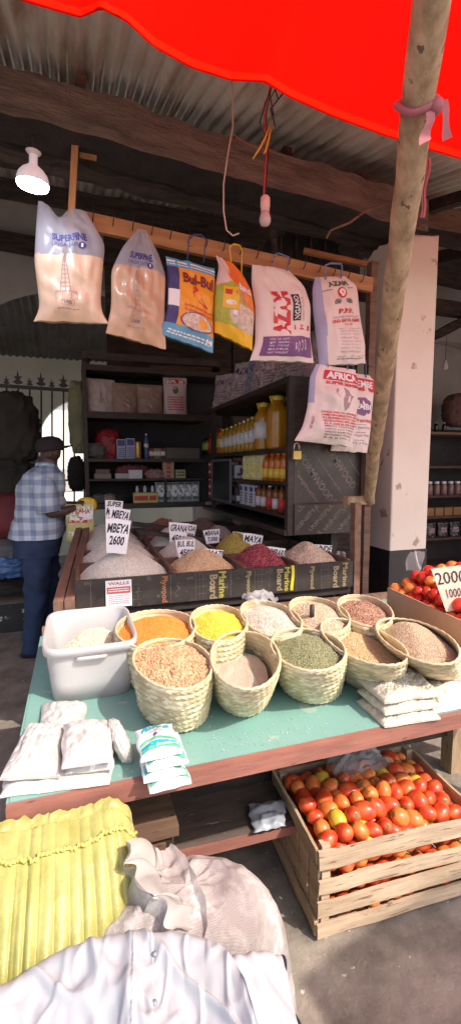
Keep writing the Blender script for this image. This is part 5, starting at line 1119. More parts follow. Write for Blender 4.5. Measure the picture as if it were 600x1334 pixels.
hangbag('largest clear SUPERFINE flour bag hanging first from the left below the lit lamp', [(50, 262), (47, 300), (45, 340), (50, 380), (52, 402), (44, 419)], [(112, 273), (137, 318), (134, 350), (131, 390), (133, 408), (142, 422)], 2.47, .11, [MLK, FLO],
        lambda u, v: 1 if v > .44 + .01 * math.sin(u * 7) else 0, superfine, 1, lambda u: -.05 * math.exp(-((u - .42) / .16) ** 2) - .01 * u, .014)
hangbag('tan clear SUPERFINE flour bag hanging second from the left', [(180, 298), (160, 321), (145, 352), (145, 400), (138, 434)], [(190, 300), (206, 330), (216, 360), (214, 405), (216, 455)], 2.47, .10, [MLK, FLO2],
        lambda u, v: 1 if v > .40 + .01 * math.sin(u * 7) else 0, superfine, 2, None, .020)
NAV = flat('navy_film', (.05, .06, .20), .4); ORG = mat('orange_print_film', (.85, .36, .03), (.78, .30, .02), 4, .4, bmp=.3, bscale=10); LBL = mat('light_blue_film', (.16, .42, .62), (.10, .30, .52), 12, .35, bmp=.3, bscale=10); RIC = mat('rice_picture', (.75, .66, .55), (.48, .36, .30), 60, .6, bmp=0)
def bulbul(mb, f, g):
    write(mb, 'Bul-Bul', f, .30, .16, .94, .30, 0, bold=.04)
    P = [(.50, .34), (.56, .31), (.60, .35), (.66, .40), (.72, .47), (.80, .50), (.86, .53), (.76, .53), (.64, .49), (.54, .45), (.49, .40)]
    V = [f(a, b) for a, b in P]; mb.add(V, [tuple(range(len(P)))], 1)
    for r in range(2): write(mb, ['EXTRA LONG GRAIN', 'PLAIN BASMATI RICE'][r], f, .34, .555 + .05 * r, .96, .585 + .05 * r, 1, bold=.02)
    disc(mb, f, .62, .74, .34, .115, 4); disc(mb, g, .62, .74, .31, .10, 2)
    quad(mb, f, .02, .40, .24, .60, 3, 4); scribble(mb, f, .12, .90, .9, .97, 3, 2); quad(mb, f, .84, .88, .96, .94, 3, 1)
    quad(mb, f, .0, .035, 1, .055, 3, 8); quad(mb, f, .0, .075, 1, .085, 3, 8)
    return [flat('maroon_ink', (.22, .03, .05)), M['red'], RIC, M['whiteink'], M['purple']]
hangbag('navy and orange Bul-Bul rice bag with blue bottom band hanging third', [(216, 334), (218, 355), (217, 405), (210, 422), (203, 434)], [(279, 350), (280, 370), (277, 410), (278, 440), (277, 460)], 2.47, .10, [NAV, ORG, LBL],
        lambda u, v: 2 if v > .83 or v < .11 else (1 if u > .22 else 0), bulbul, 3, None, .010, [([(244, 338), (246, 312), (252, 306), (262, 306), (268, 312), (265, 342)], .006)], NAV, 'rice_bag')
YEL = mat('yellow_film', (.85, .50, .02), (.75, .42, .02), 5, .35, bmp=.3, bscale=10); GRE = mat('green_film', (.42, .46, .05), (.34, .38, .04), 5, .35, bmp=.3, bscale=10); WHF = mat('pinkish_white_film', (.80, .58, .54), (.7, .5, .47), 4, .4); RDF = mat('red_orange_film', (.78, .12, .03), (.85, .28, .03), 9, .35)
def yreg(u, v):
    if v > .86 - .0 * u: return 0
    if v < .10 + .18 * (1 - u) and u < .35: return 2
    if v < .52 - .55 * (1 - u) + .12 and u > .25: return 3
    if u < .45 and v < .5: return 2 if v < .40 - .2 * u else 1
    if (u - .72) ** 2 / .16 + (v - .72) ** 2 / .022 < 1: return 4
    return 1 if u < .5 else 5
def yell(mb, f, g):
    quad(mb, f, .16, .40, .52, .66, 0, 6); quad(mb, g, .20, .44, .48, .50, 1, 2); disc(mb, g, .34, .59, .12, .03, 2, 12); write(mb, 'Basmati', f, .55, .34, .92, .42, 3, rot=0, bold=.03)
    quad(mb, f, .40, .67, .50, .73, 2, 1); return [YEL, M['red'], M['whiteink'], M['whiteink']]
hangbag('yellow green and red rice bag with yellow handle hanging fourth', [(281, 333), (285, 347), (280, 375), (278, 403), (279, 433)], [(304, 344), (316, 358), (327, 380), (331, 405), (328, 457)], 2.46, .10, [YEL, GRE, WHF, RDF, RIC, mat('tan_film', (.52, .32, .10), (.45, .27, .08), 5, .4)], yreg, yell, 4, None, .012,
        [([(302, 352), (299, 322), (304, 318), (312, 320), (315, 326), (314, 362)], .007)], YEL, 'rice_bag')
PNK = mat('white_woven_bag', (.80, .69, .66), (.74, .63, .60), 3, .55, bmp=.4, bscale=9, bdist=.008)
HND = flat('blue_handle', (.20, .22, .42), .5)
def azam(mb, f, g):
    write(mb, 'AZAM', f, .26, .30, .56, .74, 0, rot=90, bold=.06)
    quad(mb, f, .60, .335, .75, .60, 1, 6); write(mb, 'NGANO', g, .625, .35, .725, .585, 2, rot=90, bold=.02)
    quad(mb, f, .62, .64, .93, .69, 0, 2); write(mb, 'BORA', g, .67, .65, .88, .68, 2, bold=.02); write(mb, 'WHEAT FLOUR', f, .78, .36, .82, .60, 4, rot=90, bold=0)
    quad(mb, f, .10, .755, .955, .955, 3, 10)
    for r in range(5): write(mb, ['UNGA SAFI', 'HOME BAKING', 'WHEAT FLOUR', 'BORA', 'NET WEIGHT'][r], g, .20, .775 + .034 * r, .52, .793 + .034 * r, 2, bold=0)
    for k in range(3):
        for t in (0, 1): disc(mb, g, .70 + .06 * k, .86 - .012 * k, .022, .055, 2, 10, .6)
    return ['red', M['blackink'], 'whiteink', 'purple', 'greyink']
hangbag('white bag with AZAM in tall red letters running upward and purple bottom panel', [(328, 345), (327, 368), (332, 400), (332, 448), (325, 470)], [(375, 352), (396, 373), (404, 400), (403, 440), (408, 473)], 2.46, .12, [PNK], None, azam, 5, None, .012,
        [([(356, 352), (356, 333), (362, 330), (376, 335), (373, 354)], .006)], HND)
BLS = mat('lilac_bag_side', (.42, .42, .62), (.36, .36, .55), 3, .5, bmp=.3, bscale=9)
def ppf(mb, f, g):
    write(mb, 'AZAM', f, .30, .09, .78, .165, 0, bold=.05); disc(mb, f, .56, .245, .10, .062, 1, 14); disc(mb, g, .56, .245, .065, .042, 2, 14); write(mb, 'A', g, .53, .222, .59, .268, 1, bold=.03)
    for s_ in (-1, 1):
        for k in range(4): disc(mb, f, .56 + s_ * (.09 + .03 * k), .335 + .014 * (k % 2), .03, .022, 0, 8, .5)
    quad(mb, f, .16, .195, .36, .202, 0, 2); quad(mb, f, .72, .195, .86, .202, 0, 2)
    write(mb, 'P.P.F.', f, .42, .425, .76, .475, 1, bold=.05); write(mb, 'FORTIFIED WHEAT FLOUR', f, .30, .50, .86, .52, 4, bold=.01); write(mb, 'UNGA SAFI WA NGANO', f, .27, .53, .90, .568, 1, bold=.03); write(mb, '2 KG NET', f, .50, .58, .70, .60, 1, bold=.01)
    for r in range(7): 
        quad(mb, f, .34, .632, .88, .635, 0, 4) if r == 0 else None
        write(mb, ['Guaranteed Pure', 'Premium Quality', 'Wheat flour', 'Vitamins added', 'Packed by hand', 'Keep in a cool dry place', 'Best before date'][r], f, .40 - .01 * (r % 3), .65 + .036 * r, .82 + .015 * (r % 2), .668 + .036 * r, 4, bold=0)
    quad(mb, f, .33, .92, .93, .925, 4, 4); scribble(mb, f, .30, .94, .9, .965, 4, 1); return ['greenink', 'red', 'whiteink', 'purple', 'greyink']
hangbag('white P.P.F. flour bag with lilac side and red emblem hanging nearest the column', [(410, 361), (406, 376), (407, 405), (412, 450), (415, 477)], [(448, 360), (464, 372), (467, 410), (474, 450), (475, 474)], 2.46, .13, [PNK, BLS], lambda u, v: 1 if u < .17 - .02 * v else 0, ppf, 6, None, .010,
        [([(424, 364), (423, 346), (430, 343), (444, 344), (445, 350), (443, 364)], .008)], HND)
def semb(mb, f, g):
    quad(mb, f, .2, .06, .98, .22, 0, 4); write(mb, 'PEMBE', g, .3, .09, .9, .18, 2, bold=.03); disc(mb, f, .6, .42, .3, .12, 3, 9); write(mb, 'SEMBE', g, .30, .39, .9, .46, 2, bold=.03)
    write(mb, 'UNGA WA MAHINDI', f, .05, .58, .95, .62, 0, bold=.02); 
    for r in range(3): quad(mb, f, .0, .65 + .1 * r, 1, .655 + .1 * r, 3, 4); write(mb, ['SUPER MAIZE', 'BAR CODE NO', 'NET WT 5 KG'][r], f, .1, .675 + .1 * r, .9, .70 + .1 * r, 3, bold=0)
    return ['red', 'red', 'whiteink', 'purple']
hangbag('white and purple SEMBE flour bag half hidden behind the AFRICA bag and the pole', [(446, 484), (440, 520), (436, 560), (430, 587)], [(487, 490), (486, 520), (482, 560), (478, 590)], 2.56, .09, [PNK], None, semb, 8, None, .008, [([(460, 490), (459, 470), (466, 466), (476, 470), (476, 492)], .006)], HND)
def africa(mb, f, g):
    quad(mb, f, .22, .07, .985, .20, 0, 12); write(mb, 'AFRICA', g, .27, .085, .95, .185, 2, bold=.05); write(mb, 'SUPER SEMBE', f, .27, .215, .97, .255, 0, bold=.04)
    P = [(.46, .30), (.60, .28), (.72, .31), (.76, .36), (.84, .37), (.77, .44), (.74, .52), (.66, .57), (.61, .50), (.60, .42), (.48, .40), (.44, .35)]
    mb.add([f(a, b) for a, b in P], [tuple(range(len(P)))], 1)
    T_ = ['UNGA SAFI WA MAHINDI', 'UMETENGENEZWA NA', 'KUSAMBAZWA NA', 'GODOWN MILLERS', 'S.L.P. DAR ES SALAAM', 'MBEYA TANZANIA', 'UZITO KILO TANO', 'HIFADHI SEHEMU KAVU', 'MATUMIZI BORA', 'B A B No 1']
    for r, s_ in enumerate(T_): big = r < 5; write(mb, s_, f, .22 + .02 * r, .585 + .036 * r, .97 - .008 * r, .585 + .036 * r + (.026 if big else .018), 0 if big else 4, bold=.035 if big else .01)
    write(mb, 'NET WEIGHT', f, .09, .66, .13, .82, 4, rot=90, bold=0); return ['red', 'greyink', 'whiteink', 'purple', flat('plum_ink', (.20, .05, .08))]
hangbag('white AFRICA super sembe flour bag hanging lowest under the P.P.F. bag', [(412, 474), (403, 490), (400, 530), (394, 555), (383, 574)], [(462, 482), (466, 505), (463, 545), (460, 565), (458, 582)], 2.45, .12, [PNK, BLS], lambda u, v: 1 if u < .09 and v < .5 else 0, africa, 7, None, .012,
        [([(428, 482), (426, 470), (436, 466), (452, 472), (452, 486)], .006)], HND)
# ================================================================== LAMPS AND WIRES
c = atY(43, 238, 2.2); lp = root('lit_lamp', 'lit white reflector lamp hanging under the big beam above the first flour bag', 'lamp', c)
LS = 2.2 / _ray(43, 238).y / FPX
MB().lathe([(.0, .022 * 1), (.004, .16), (.018, .16), (.018, .105), (.026, .092), (.046, .072), (.062, .045), (.069, .015), (.070, -.008)], n=24).build('lamp_housing', flat('glowing_white_plastic', (.80, .80, .84), .4, 0, .10, (.85, .9, 1.0)), lp, True)
MB().lathe([(.069, -.008), (.064, -.026), (.045, -.034), (.0, -.038)], n=24).build('lens', flat('lit_lens', (1, 1, 1), .3, 0, 30, (.86, .90, 1.0)), lp, True)
MB().lathe([(.0, .15), (.012, .15), (.030, .165), (.034, .175), (.02, .185), (0, .186)], n=12).build('socket', flat('bakelite_white', (.6, .58, .58), .5), lp, True)
MB().tube([(0, 0, .18), (-.005, .01, .24), (-.01, .06, .30)], .004, 6).build('wire', M['iron'], lp, True)
lp.rotation_euler = (R(6), R(4), 0); lp.scale = (.92, .92, .66)
c = atY(345, 276, 2.1); l2 = root('unlit_bulb', 'unlit small white bulb hanging from a red wire by the yellow ribbon', 'bulb', c)
MB().lathe([(0, -.060), (.018, -.058), (.026, -.045), (.027, -.030), (.022, -.012), (.018, .0)], n=18).build('globe', mat('bulb_glass', (.62, .50, .50), (.5, .4, .4), 5, .15), l2, True)
MB().lathe([(.018, .0), (.020, .002), (.020, .020), (.022, .022), (.022, .060), (.015, .068), (0, .070)], n=18).build('socket', flat('pink_white_plastic', (.78, .52, .50), .45), l2, True)
a = atY(343, 258, 2.1) - c; P_ = [a, atY(344, 240, 2.1) - c, atY(347, 200, 2.1) - c, atY(344, 150, 2.1) - c, atY(352, 108, 2.0) - c]
MB().tube(P_, .0035, 6).build('red_wire', M['red'], l2, True); MB().tube([p + Vector((.008, 0, .0)) for p in P_], .0028, 6).build('dark_wire', M['iron'], l2, True)
o = MB(); 
for (pts, r_) in (([(355, 110), (345, 135), (338, 160), (344, 175)], .003), ([(357, 112), (362, 130), (368, 122), (352, 142), (358, 165)], .0035), ([(360, 113), (352, 128), (356, 150)], .003)): o.tube([atY(a, b, 1.98) for a, b in pts], r_, 6)
tag(o.build('wire_tangle', M['iron'], None, True), 'tangle of dark wires hanging from the tarp edge above the yellow ribbon', 'wires')
mb = MB()
for (pts) in ([(353, 160), (346, 178), (340, 190), (329, 207)], [(354, 162), (350, 180), (346, 196), (343, 200)]): mb.tube([atY(a, b, 2.05) for a, b in pts], [.004, .008, .007, .003], 6, flat_=.4)
tag(mb.build('yellow_ribbon', flat('yellow_ribbon_cloth', (.72, .48, .06)), None, True), 'yellow plastic ribbon tied on the wires above the unlit bulb', 'ribbon')
P_ = [(302, 100), (303, 135), (303, 165), (296, 205), (291, 240), (291, 275), (295, 300), (303, 307), (311, 304)]
tag(MB().tube([atY(a, b, 2.08) for a, b in P_], .0035, 6).build('pale_wire', flat('pale_cable', (.50, .40, .33)), None, True), 'pale electric wire dangling in front of the hewn beam', 'wire')
tag(MB().tube([atY(a, b, 2.2) for a, b in ((355, 197), (330, 192), (310, 180), (300, 172))], .0025, 6).build('red_twine', flat('red_cord', (.30, .10, .08)), None, True), 'thin red cord running left from the yellow ribbon to the pale wire', 'cord')
tag(MB().tube([atY(a, b, 2.3) for a, b in ((510, 262), (475, 275), (455, 290), (430, 300), (425, 310))], .006, 6).build('knotted_rope', M['brownwood'], None, True), 'frayed brown rope looped under the beam end by the column', 'rope')
# ================================================================== RIGHT BACKGROUND STALL
rs = root('neighbour_shelf', 'dim shelf of jars and packets seen past the right side of the column', 'shelf', (4.3, 4.9, 0)); L = (4.3, 4.9, 0)
part(MB().box((3.4, 5.25, 0), (6.2, 5.3, 2.0)), 'back_board', M['iron'], rs, L)
def rz(py): return atY(585, py, 4.9).z
for py in (563, 607, 645, 672, 700, 735): part(MB().box((3.5, 4.9, rz(py) - .03), (6.1, 5.25, rz(py))), 'shelf_board', mat('maroon_wood', (.10, .04, .035), (.06, .025, .02), 5, .6) if py != 563 else M['rail'], rs, L)
for i in range(7): o = root('glass_jar', 'small glass jar of dark spice on the neighbour shelf', 'jar', (4.28 + .115 * i, 4.98, rz(645)), 'spice jars on the neighbour shelf'); MB().lathe([(.04, 0), (.045, .01), (.045, .12), (.03, .14), (.03, .15)], n=12).build('jar_body', flat('dark_jar', (.26, .16, .14), .15), o, True); MB().lathe([(.033, .15), (.033, .18), (0, .18)], n=12).build('lid', CW, o, False)
for i in range(6): carton('spice_packet', 'flat orange brown packet lying under the spice jars', 'packet', (4.24 + .15 * i, 5.0, rz(672)), (.13, .12, .11), flat('opk', (.30, .15, .06)), 0, [('scr', (.1, .2, .9, .9, 3), 'yellow')] if 0 else [], 'orange brown packets under the jars')
for i in range(5): pouch('dark_pouch', 'dark glossy pouch with a pale label on the neighbour shelf', 'pouch', (4.26 + .2 * i, 5.0, rz(700)), .17, .19, .06, flat('dkp', (.06, .04, .045), .25), [('panel', (.25, .35, .8, .7), 'greyink')], 'dark glossy pouches', rz=0, seed=i)
for i in range(4): bottle('small_bottle', 'little dark bottle on the top board of the neighbour shelf', 'little bottles on the neighbour shelf', (4.22 + .13 * i, 5.0, rz(563)), .03, .13, DKG, CW, None)
sack('rice_sack', 'dim reddish sack standing on top of the neighbour shelf', 'sack', atY(596, 535, 5.1), (.45, .3, .45), mat('dim_red', (.16, .08, .07), (.10, .05, .05), 5, .9), seed=90, wr=.1)
c = atY(579, 477, 4.6); o = root('far_bulb', 'small unlit bulb hanging in the dim right hand background', 'bulb', c); MB().lathe([(0, -.04), (.03, -.03), (.035, 0), (.02, .04), (.015, .07), (0, .07)], n=12).build('globe', LW, o, True); MB().tube([(0, 0, .07), (0, 0, .35)], .003, 5).build('wire', M['iron'], o)
zz = atY(590, 440, 5.5)
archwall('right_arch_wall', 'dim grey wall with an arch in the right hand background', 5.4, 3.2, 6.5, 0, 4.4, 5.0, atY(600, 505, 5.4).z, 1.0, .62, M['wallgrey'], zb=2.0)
for (p, q, w_, lab) in (((560, 440), (640, 400), .10, 'dark slanting brace in the right hand background'), ((556, 398), (640, 412), .14, 'dark level beam in the right hand background'), ((556, 350), (640, 372), .2, 'upper maroon beam in the right hand background')):
    tag(MB().bar(atY(*p, 4.7), atY(*q, 4.7), w_, w_, 0, 6, .01).build('dark_beam', M['beam2']), lab, 'beam')
tag(MB().box((1.75, 5.2, 0), (3.4, 5.3, 4.2)).build('board_wall', M['beam2']), 'black sooty board wall behind the side shelf', 'wall')
tag(MB().box((.35, 5.22, 2.47), (1.74, 5.3, 4.2)).build('upper_board_wall', M['beam2']), 'black sooty boards above the back shelf', 'wall')
# unseen side walls of the building, added to darken the inside
tag(MB().box((-3.4, 2.2, 0), (-3.25, 5.4, 4.4)).build('left_wall', M['wallgrey']), 'grey side wall far left of the stall outside the picture', 'wall')
tag(MB().box((6.2, 2.0, 0), (6.35, 5.4, 4.6)).build('right_wall', M['wallgrey']), 'grey side wall far right of the stall outside the picture', 'wall')
aw = root('shade_awning', 'made-up square cloth awning behind the viewer, added to shade ground and crate', 'awning', (2.9, -1.3, 0))  # unseen awning, added to throw shade on the ground and crate front
MB().add([(-.98, .50, 2.42), (.9, .95, 2.42), (.9, -1.2, 2.40), (-.7, -1.2, 2.40), (-.98, .50, 2.45), (.9, .95, 2.45), (.9, -1.2, 2.43), (-.7, -1.2, 2.43)], [(3, 2, 1, 0), (4, 5, 6, 7), (0, 1, 5, 4), (1, 2, 6, 5), (2, 3, 7, 6), (3, 0, 4, 7)]).build('awning_cloth', dk4, aw)
MB().tube([(0, 0, 0), (0, 0, 2.41)], .03, 10).build('awning_pole', M['pole'], aw, True)
# ================================================================== PERSON
Yp = 3.94
def pj(px, py, dy=0): v = atY(px, py, Yp); v.y += dy; return v
F0 = Vector((-.36, Yp, 0)); pe = root('person', 'man in pale blue checked shirt, jeans and dark cap standing left of the grain bins', 'person', F0)
def skin(name, chain, edges, mt, sub=2, rt=0):
    me = bpy.data.meshes.new(name); me.from_pydata([tuple(c[0] - F0) for c in chain], edges, []); me.materials.append(mt)
    o = bpy.data.objects.new(name, me); C.objects.link(o); o.parent = pe
    m = o.modifiers.new('skin', 'SKIN'); m.use_smooth_shade = True
    if not me.skin_vertices: me.skin_vertices_add() if hasattr(me, 'skin_vertices_add') else None
    sv = me.skin_vertices[0].data if me.skin_vertices else []
    for i, c in enumerate(chain): sv[i].radius = c[1] if hasattr(c[1], '__len__') else (c[1], c[1]); sv[i].use_root = (i == rt)
    m2 = o.modifiers.new('sub', 'SUBSURF'); m2.levels = sub; m2.render_levels = sub; return o
hd = pj(67, 590)
ch = [(pj(50, 700), .13), (pj(52, 655), .13), (pj(55, 625), .12), (pj(60, 611), .062), (pj(63, 600), .066), (pj(66, 589), (.092, .085)), (pj(66, 575), (.075, .07)),      # 0-6 pelvis .. crown
      (pj(60, 622, -.15), .065), (pj(64, 645, -.20), .050), (pj(66, 667, -.22), .043), (pj(84, 663, -.20), .038), (pj(98, 659, -.16), .028), (pj(104, 658, -.14), .034),  # near arm 7-12
      (pj(52, 622, .16), .065), (pj(56, 645, .20), .050), (pj(60, 668, .20), .043), (pj(80, 665, .12), .036), (pj(97, 658, -.02), .028), (pj(103, 657, -.06), .032),     # far arm 13-18
      (pj(48, 712, -.09), .085), (pj(50, 770, -.08), .06), (pj(43, 835, -.08), .042), (pj(48, 850, -.08), .035), (pj(52, 712, .09), .085), (pj(58, 772, .10), .06), (pj(54, 830, .12), .042), (pj(60, 842, .12), .035),
      (pj(79, 592, 0), .022), (pj(75, 604, 0), .035)]
ed = [(0, 1), (1, 2), (2, 3), (3, 4), (4, 5), (5, 6), (2, 7), (7, 8), (8, 9), (9, 10), (10, 11), (11, 12), (2, 13), (13, 14), (14, 15), (15, 16), (16, 17), (17, 18), (0, 19), (19, 20), (20, 21), (21, 22), (0, 23), (23, 24), (24, 25), (25, 26), (5, 27), (4, 28)]
def loft(name, rings, mt, n=36, wr=.012, wf=7, cap=True, seed=0):
    """rings: (center, rx, ry)"""
    mb = MB(); m = len(rings) - 1
    def fn(u, v):
        t = v * m; i = min(int(t), m - 1); f_ = t - i; f_ = f_ * f_ * (3 - 2 * f_) * .4 + f_ * .6
        a, b = rings[i], rings[i + 1]; c_ = a[0].lerp(b[0], f_); rx = a[1] + (b[1] - a[1]) * f_; ry = a[2] + (b[2] - a[2]) * f_
        ang = 2 * math.pi * u; d = Vector((math.cos(ang) * rx, math.sin(ang) * ry, 0)); k = n3(d.x * wf + seed, d.y * wf, c_.z * wf * 1.3) * wr
        return c_ - F0 + d * (1 + k / max(rx, .01))
    mb.grid(fn, n, m * 8, closeu=True)
    return mb.build(name, mt, pe, True)
try:
    skin('body', ch, ed, M['skin'])
except Exception as e: print('skin failed', e)
def plaid(name):
    m, nt, b = newmat(name); co = coords(nt)
    def band(axis, sc, w0):
        wv = nt.nodes.new('ShaderNodeTexWave'); wv.bands_direction = axis; wv.inputs['Scale'].default_value = sc; wv.inputs['Distortion'].default_value = 1.2; wv.inputs['Detail Scale'].default_value = 1.2
        nt.links.new(co, wv.inputs[0]); return ramp(nt, wv.outputs['Fac'], [(w0, (0, 0, 0)), (w0 + .1, (1, 1, 1))])
    a = band('X', 3.6, .55); z = band('Z', 3.3, .55)
    ad = nt.nodes.new('ShaderNodeMath'); nt.links.new(a, ad.inputs[0]); nt.links.new(z, ad.inputs[1])
    ml = nt.nodes.new('ShaderNodeMath'); ml.operation = 'MULTIPLY'; nt.links.new(ad.outputs[0], ml.inputs[0]); ml.inputs[1].default_value = .5
    nt.links.new(ramp(nt, ml.outputs[0], [(0, (.52, .58, .68)), (.5, (.33, .39, .52)), (1, (.20, .25, .38))]), b.inputs['Base Color']); b.inputs['Roughness'].default_value = .9; return m
PL = plaid('blue_checked_cotton')
tr = loft('shirt', [(pj(61, 606), .075, .08), (pj(60, 610), .10, .13), (pj(57, 618), .15, .21), (pj(54, 632), .175, .235), (pj(54, 655), .185, .235), (pj(52, 675), .19, .22), (pj(50, 690), .20, .225), (pj(48, 699), .205, .23)], PL, seed=3, wr=.030, wf=9)
mb = MB()
for s_, pts in ((-1, [pj(56, 622, -.14), pj(60, 632, -.20), pj(64, 650, -.235), pj(66, 664, -.24)]), (1, [pj(52, 622, .14), pj(54, 634, .20), pj(57, 650, .22), pj(60, 664, .22)])):
    mb.tube([p - F0 for p in pts], [.07, .085, .088, .092], 16)
mb2 = MB(); 
for s_, pts in ((-1, [pj(56, 622, -.12), pj(59, 632, -.19), pj(63, 648, -.225), pj(66, 664, -.235)]), (1, [pj(52, 622, .12), pj(54, 634, .19), pj(57, 650, .21), pj(60, 664, .21)])):
    MB().tube([p - F0 for p in pts], [.06, .085, .088, .090], 18).build('sleeve', PL, pe, True)
mb = MB().lathe([(.078, 0), (.085, .02), (.070, .035)], n=20); mb.build('collar', PL, pe, True).location = pj(61, 608) - F0
loft('jeans', [(pj(50, 694), .175, .205), (pj(49, 706), .18, .21), (pj(48, 722), .175, .20)], M['jeans'], seed=6, wr=.015)
for dy, q in ((-.085, ((48, 715), (50, 745), (50, 770), (46, 800), (44, 828), (44, 843))), (.10, ((54, 715), (60, 745), (60, 770), (57, 800), (55, 822), (56, 836)))):
    loft('trouser_leg', [(pj(a, b, dy), r_, r_ * 1.05) for (a, b), r_ in zip(q, (.115, .105, .09, .082, .080, .085))], M['jeans'], seed=dy * 30, wr=.022, wf=12)
for dy, px in ((-.085, 44), (.12, 57)):
    g = atZ(px + 6, 850 if dy < 0 else 838, 0); g.y = Yp + dy
    MB().lathe([(.0, 0), (.055, .002), (.058, .02), (.045, .05), (0, .06)], n=16, sx=2.2, sy=.85).build('sandal', M['cap'], pe, True).location = Vector((g.x, g.y, .003)) - F0
# head details, cap
hc = pj(68, 590) - F0
mb = MB().lathe([(.101, -.012), (.108, .015), (.104, .055), (.082, .085), (.040, .102), (0, .106)], n=24); o = mb.build('cap', M['cap'], pe, True); o.location = hc + Vector((-.012, 0, .025)); o.rotation_euler = (0, R(-6), 0)
mb = MB(); mb.grid(lambda u, v: Vector((.085 + .085 * v * math.cos((u - .5) * 2.2), .085 * math.sin((u - .5) * 2.4) * (1 - .15 * v), .004 - .02 * v * 0 + .012 * (1 - abs(2 * u - 1) ** 2))), 12, 6); o2 = mb.build('peak', M['cap'], o, True); o2.modifiers.new('s', 'SOLIDIFY').thickness = .006
mb = MB().lathe([(0, -.028), (.016, -.022), (.020, 0), (.016, .022), (0, .028)], n=12, sx=.9, sy=.45); mb.build('ear', M['skin'], pe, True).location = hc + Vector((-.008, -.088, -.010))
for k in range(4):      # fingers closed over the packet edge
    b0 = pj(103, 655.5 + 1.6 * k, -.165) - F0
    MB().tube([b0, b0 + Vector((.03, -.012, .002)), b0 + Vector((.055, .0, -.006)), b0 + Vector((.06, .02, -.012))], [.010, .0095, .009, .007], 8).build('finger', M['skin'], pe, True)
b0 = pj(100, 655, -.15) - F0; MB().tube([b0, b0 + Vector((.03, .03, .018)), b0 + Vector((.055, .045, .012))], [.012, .011, .008], 8).build('thumb', M['skin'], pe, True)
# packet he holds
c = pj(105, 700, -.17); 
pouch('rice_packet', 'yellow and white printed rice packet held by the man over the bin edge', 'packet', c, .215, .285, .07, mat('lime_rice_pack', (.48, .46, .12), (.56, .52, .28), 20, .4, bmp=.4), [('panel', (.02, .06, .98, .42), 'whiteink'), ('text', ('AFRAHA', .12, .12, .88, .26), 'red'), ('panel', (.08, .34, .9, .50), 'red'), ('text', ('RICE', .25, .37, .7, .46), 'whiteink'), ('panel', (.1, .74, .9, .86), 'whiteink')], rz=R(-8), seed=95)
o = sack('packet_behind', 'orange packet behind the one the man holds', 'packet', pj(113, 657, -.08), (.15, .05, .12), YEL, seed=96, wr=.1)
# ================================================================== FOREGROUND SACKS
# yellow pleated sack
ys = root('yellow_sack', 'big yellow woven sack with pleats and a gathered stitched mouth before the table', 'sack', (-.3, .95, 0)); o0 = Vector((-.3, .95, 0))
s1, s0 = atZ(172, 1047, .73), atZ(-160, 1118, .71)
def ysf(u, v):
    """u along the seam left->right, v 0 at the seam down the front, round the bottom, up the back to 1"""
    sm = s0.lerp(s1, u); H_ = sm.z
    if v < .5: t = v / .5; z = H_ * (1 - t); dpt = -(.33 * math.sin(math.pi * min(1, t * 1.02)) ** .62) * (.92)
    else: t = (1 - v) / .5; z = H_ * (1 - t); dpt = .02 * math.sin(math.pi * t) ** .6
    e = (1 - abs(2 * u - 1) ** 3.4)
    dpt *= .25 + .75 * e ** .6
    ph = u * 132 + 5.0 * n3(u * 6, 1) + 2.0 * n3(u * 2, z * 2) + .8 * n3(u * 3, z * 3)
    pl_ = abs(math.sin(ph / 2)) ** .7 * .015 * (.6 + .9 * abs(n3(u * 11, z * 1.5, 3)) * 2) * (1 - .75 * min(1, t * 2.2)) * min(1, t * 12 + .3) if v < .5 else 0
    sg = (n3(u * 4, z * 5, 5) * .050 + n3(u * 10 + z * 4, z * 7, 8) * .016 + .010 * max(0, .4 - abs(n3(u * 9, z * 12, 2)) * 2.5)) * e * min(1, t * 4)
    x = sm.x - .12 * t * t + .055 * math.sin(math.pi * min(1, t * 1.6)) * max(0, 2 * u - 1) ** 2 - (1 - e) * 0 - (.05 * math.sin(math.pi * t) * (u > .5) * (2 * u - 1) ** 3 if 0 else 0) - .07 * t * max(0, u - .5) * 2
    return Vector((x, sm.y + dpt - pl_ - sg, max(.003, z + (.012 * n3(u * 6, 9) - .045 * max(0, u - .9) * 10 * max(0, u - .9) * 10) * (1 - t)))) - o0
mb = MB(); mb.grid(ysf, 300, 70); mb.build('sack_body', M['yellow'], ys, True)
mb = MB()
def flapf(u, v):
    sm = s0.lerp(s1, u); return sm - o0 + Vector((0, 0, -.045 * (max(0, u - .9) * 10) ** 2)) + Vector((.006 * n3(u * 31, 2), -.006 + .016 * n3(u * 34, v) * v + .022 * v, .010 * v * (1 + .4 * n3(u * 9, 3)) + .012 * n3(u * 6, 9)))
mb.grid(flapf, 240, 6); mb.build('mouth_flap', M['yellow'], ys, True)
mb = MB(); mb.tube([ysf(i / 200, .012) + Vector((0, -.004, .004 + .004 * math.sin(i * 1.9))) for i in range(201)], [.0035 + .002 * math.sin(i * 2.3) for i in range(201)], 7)
mb.build('stitching', flat('yellow_cord', (.72, .62, .16)), ys, True)
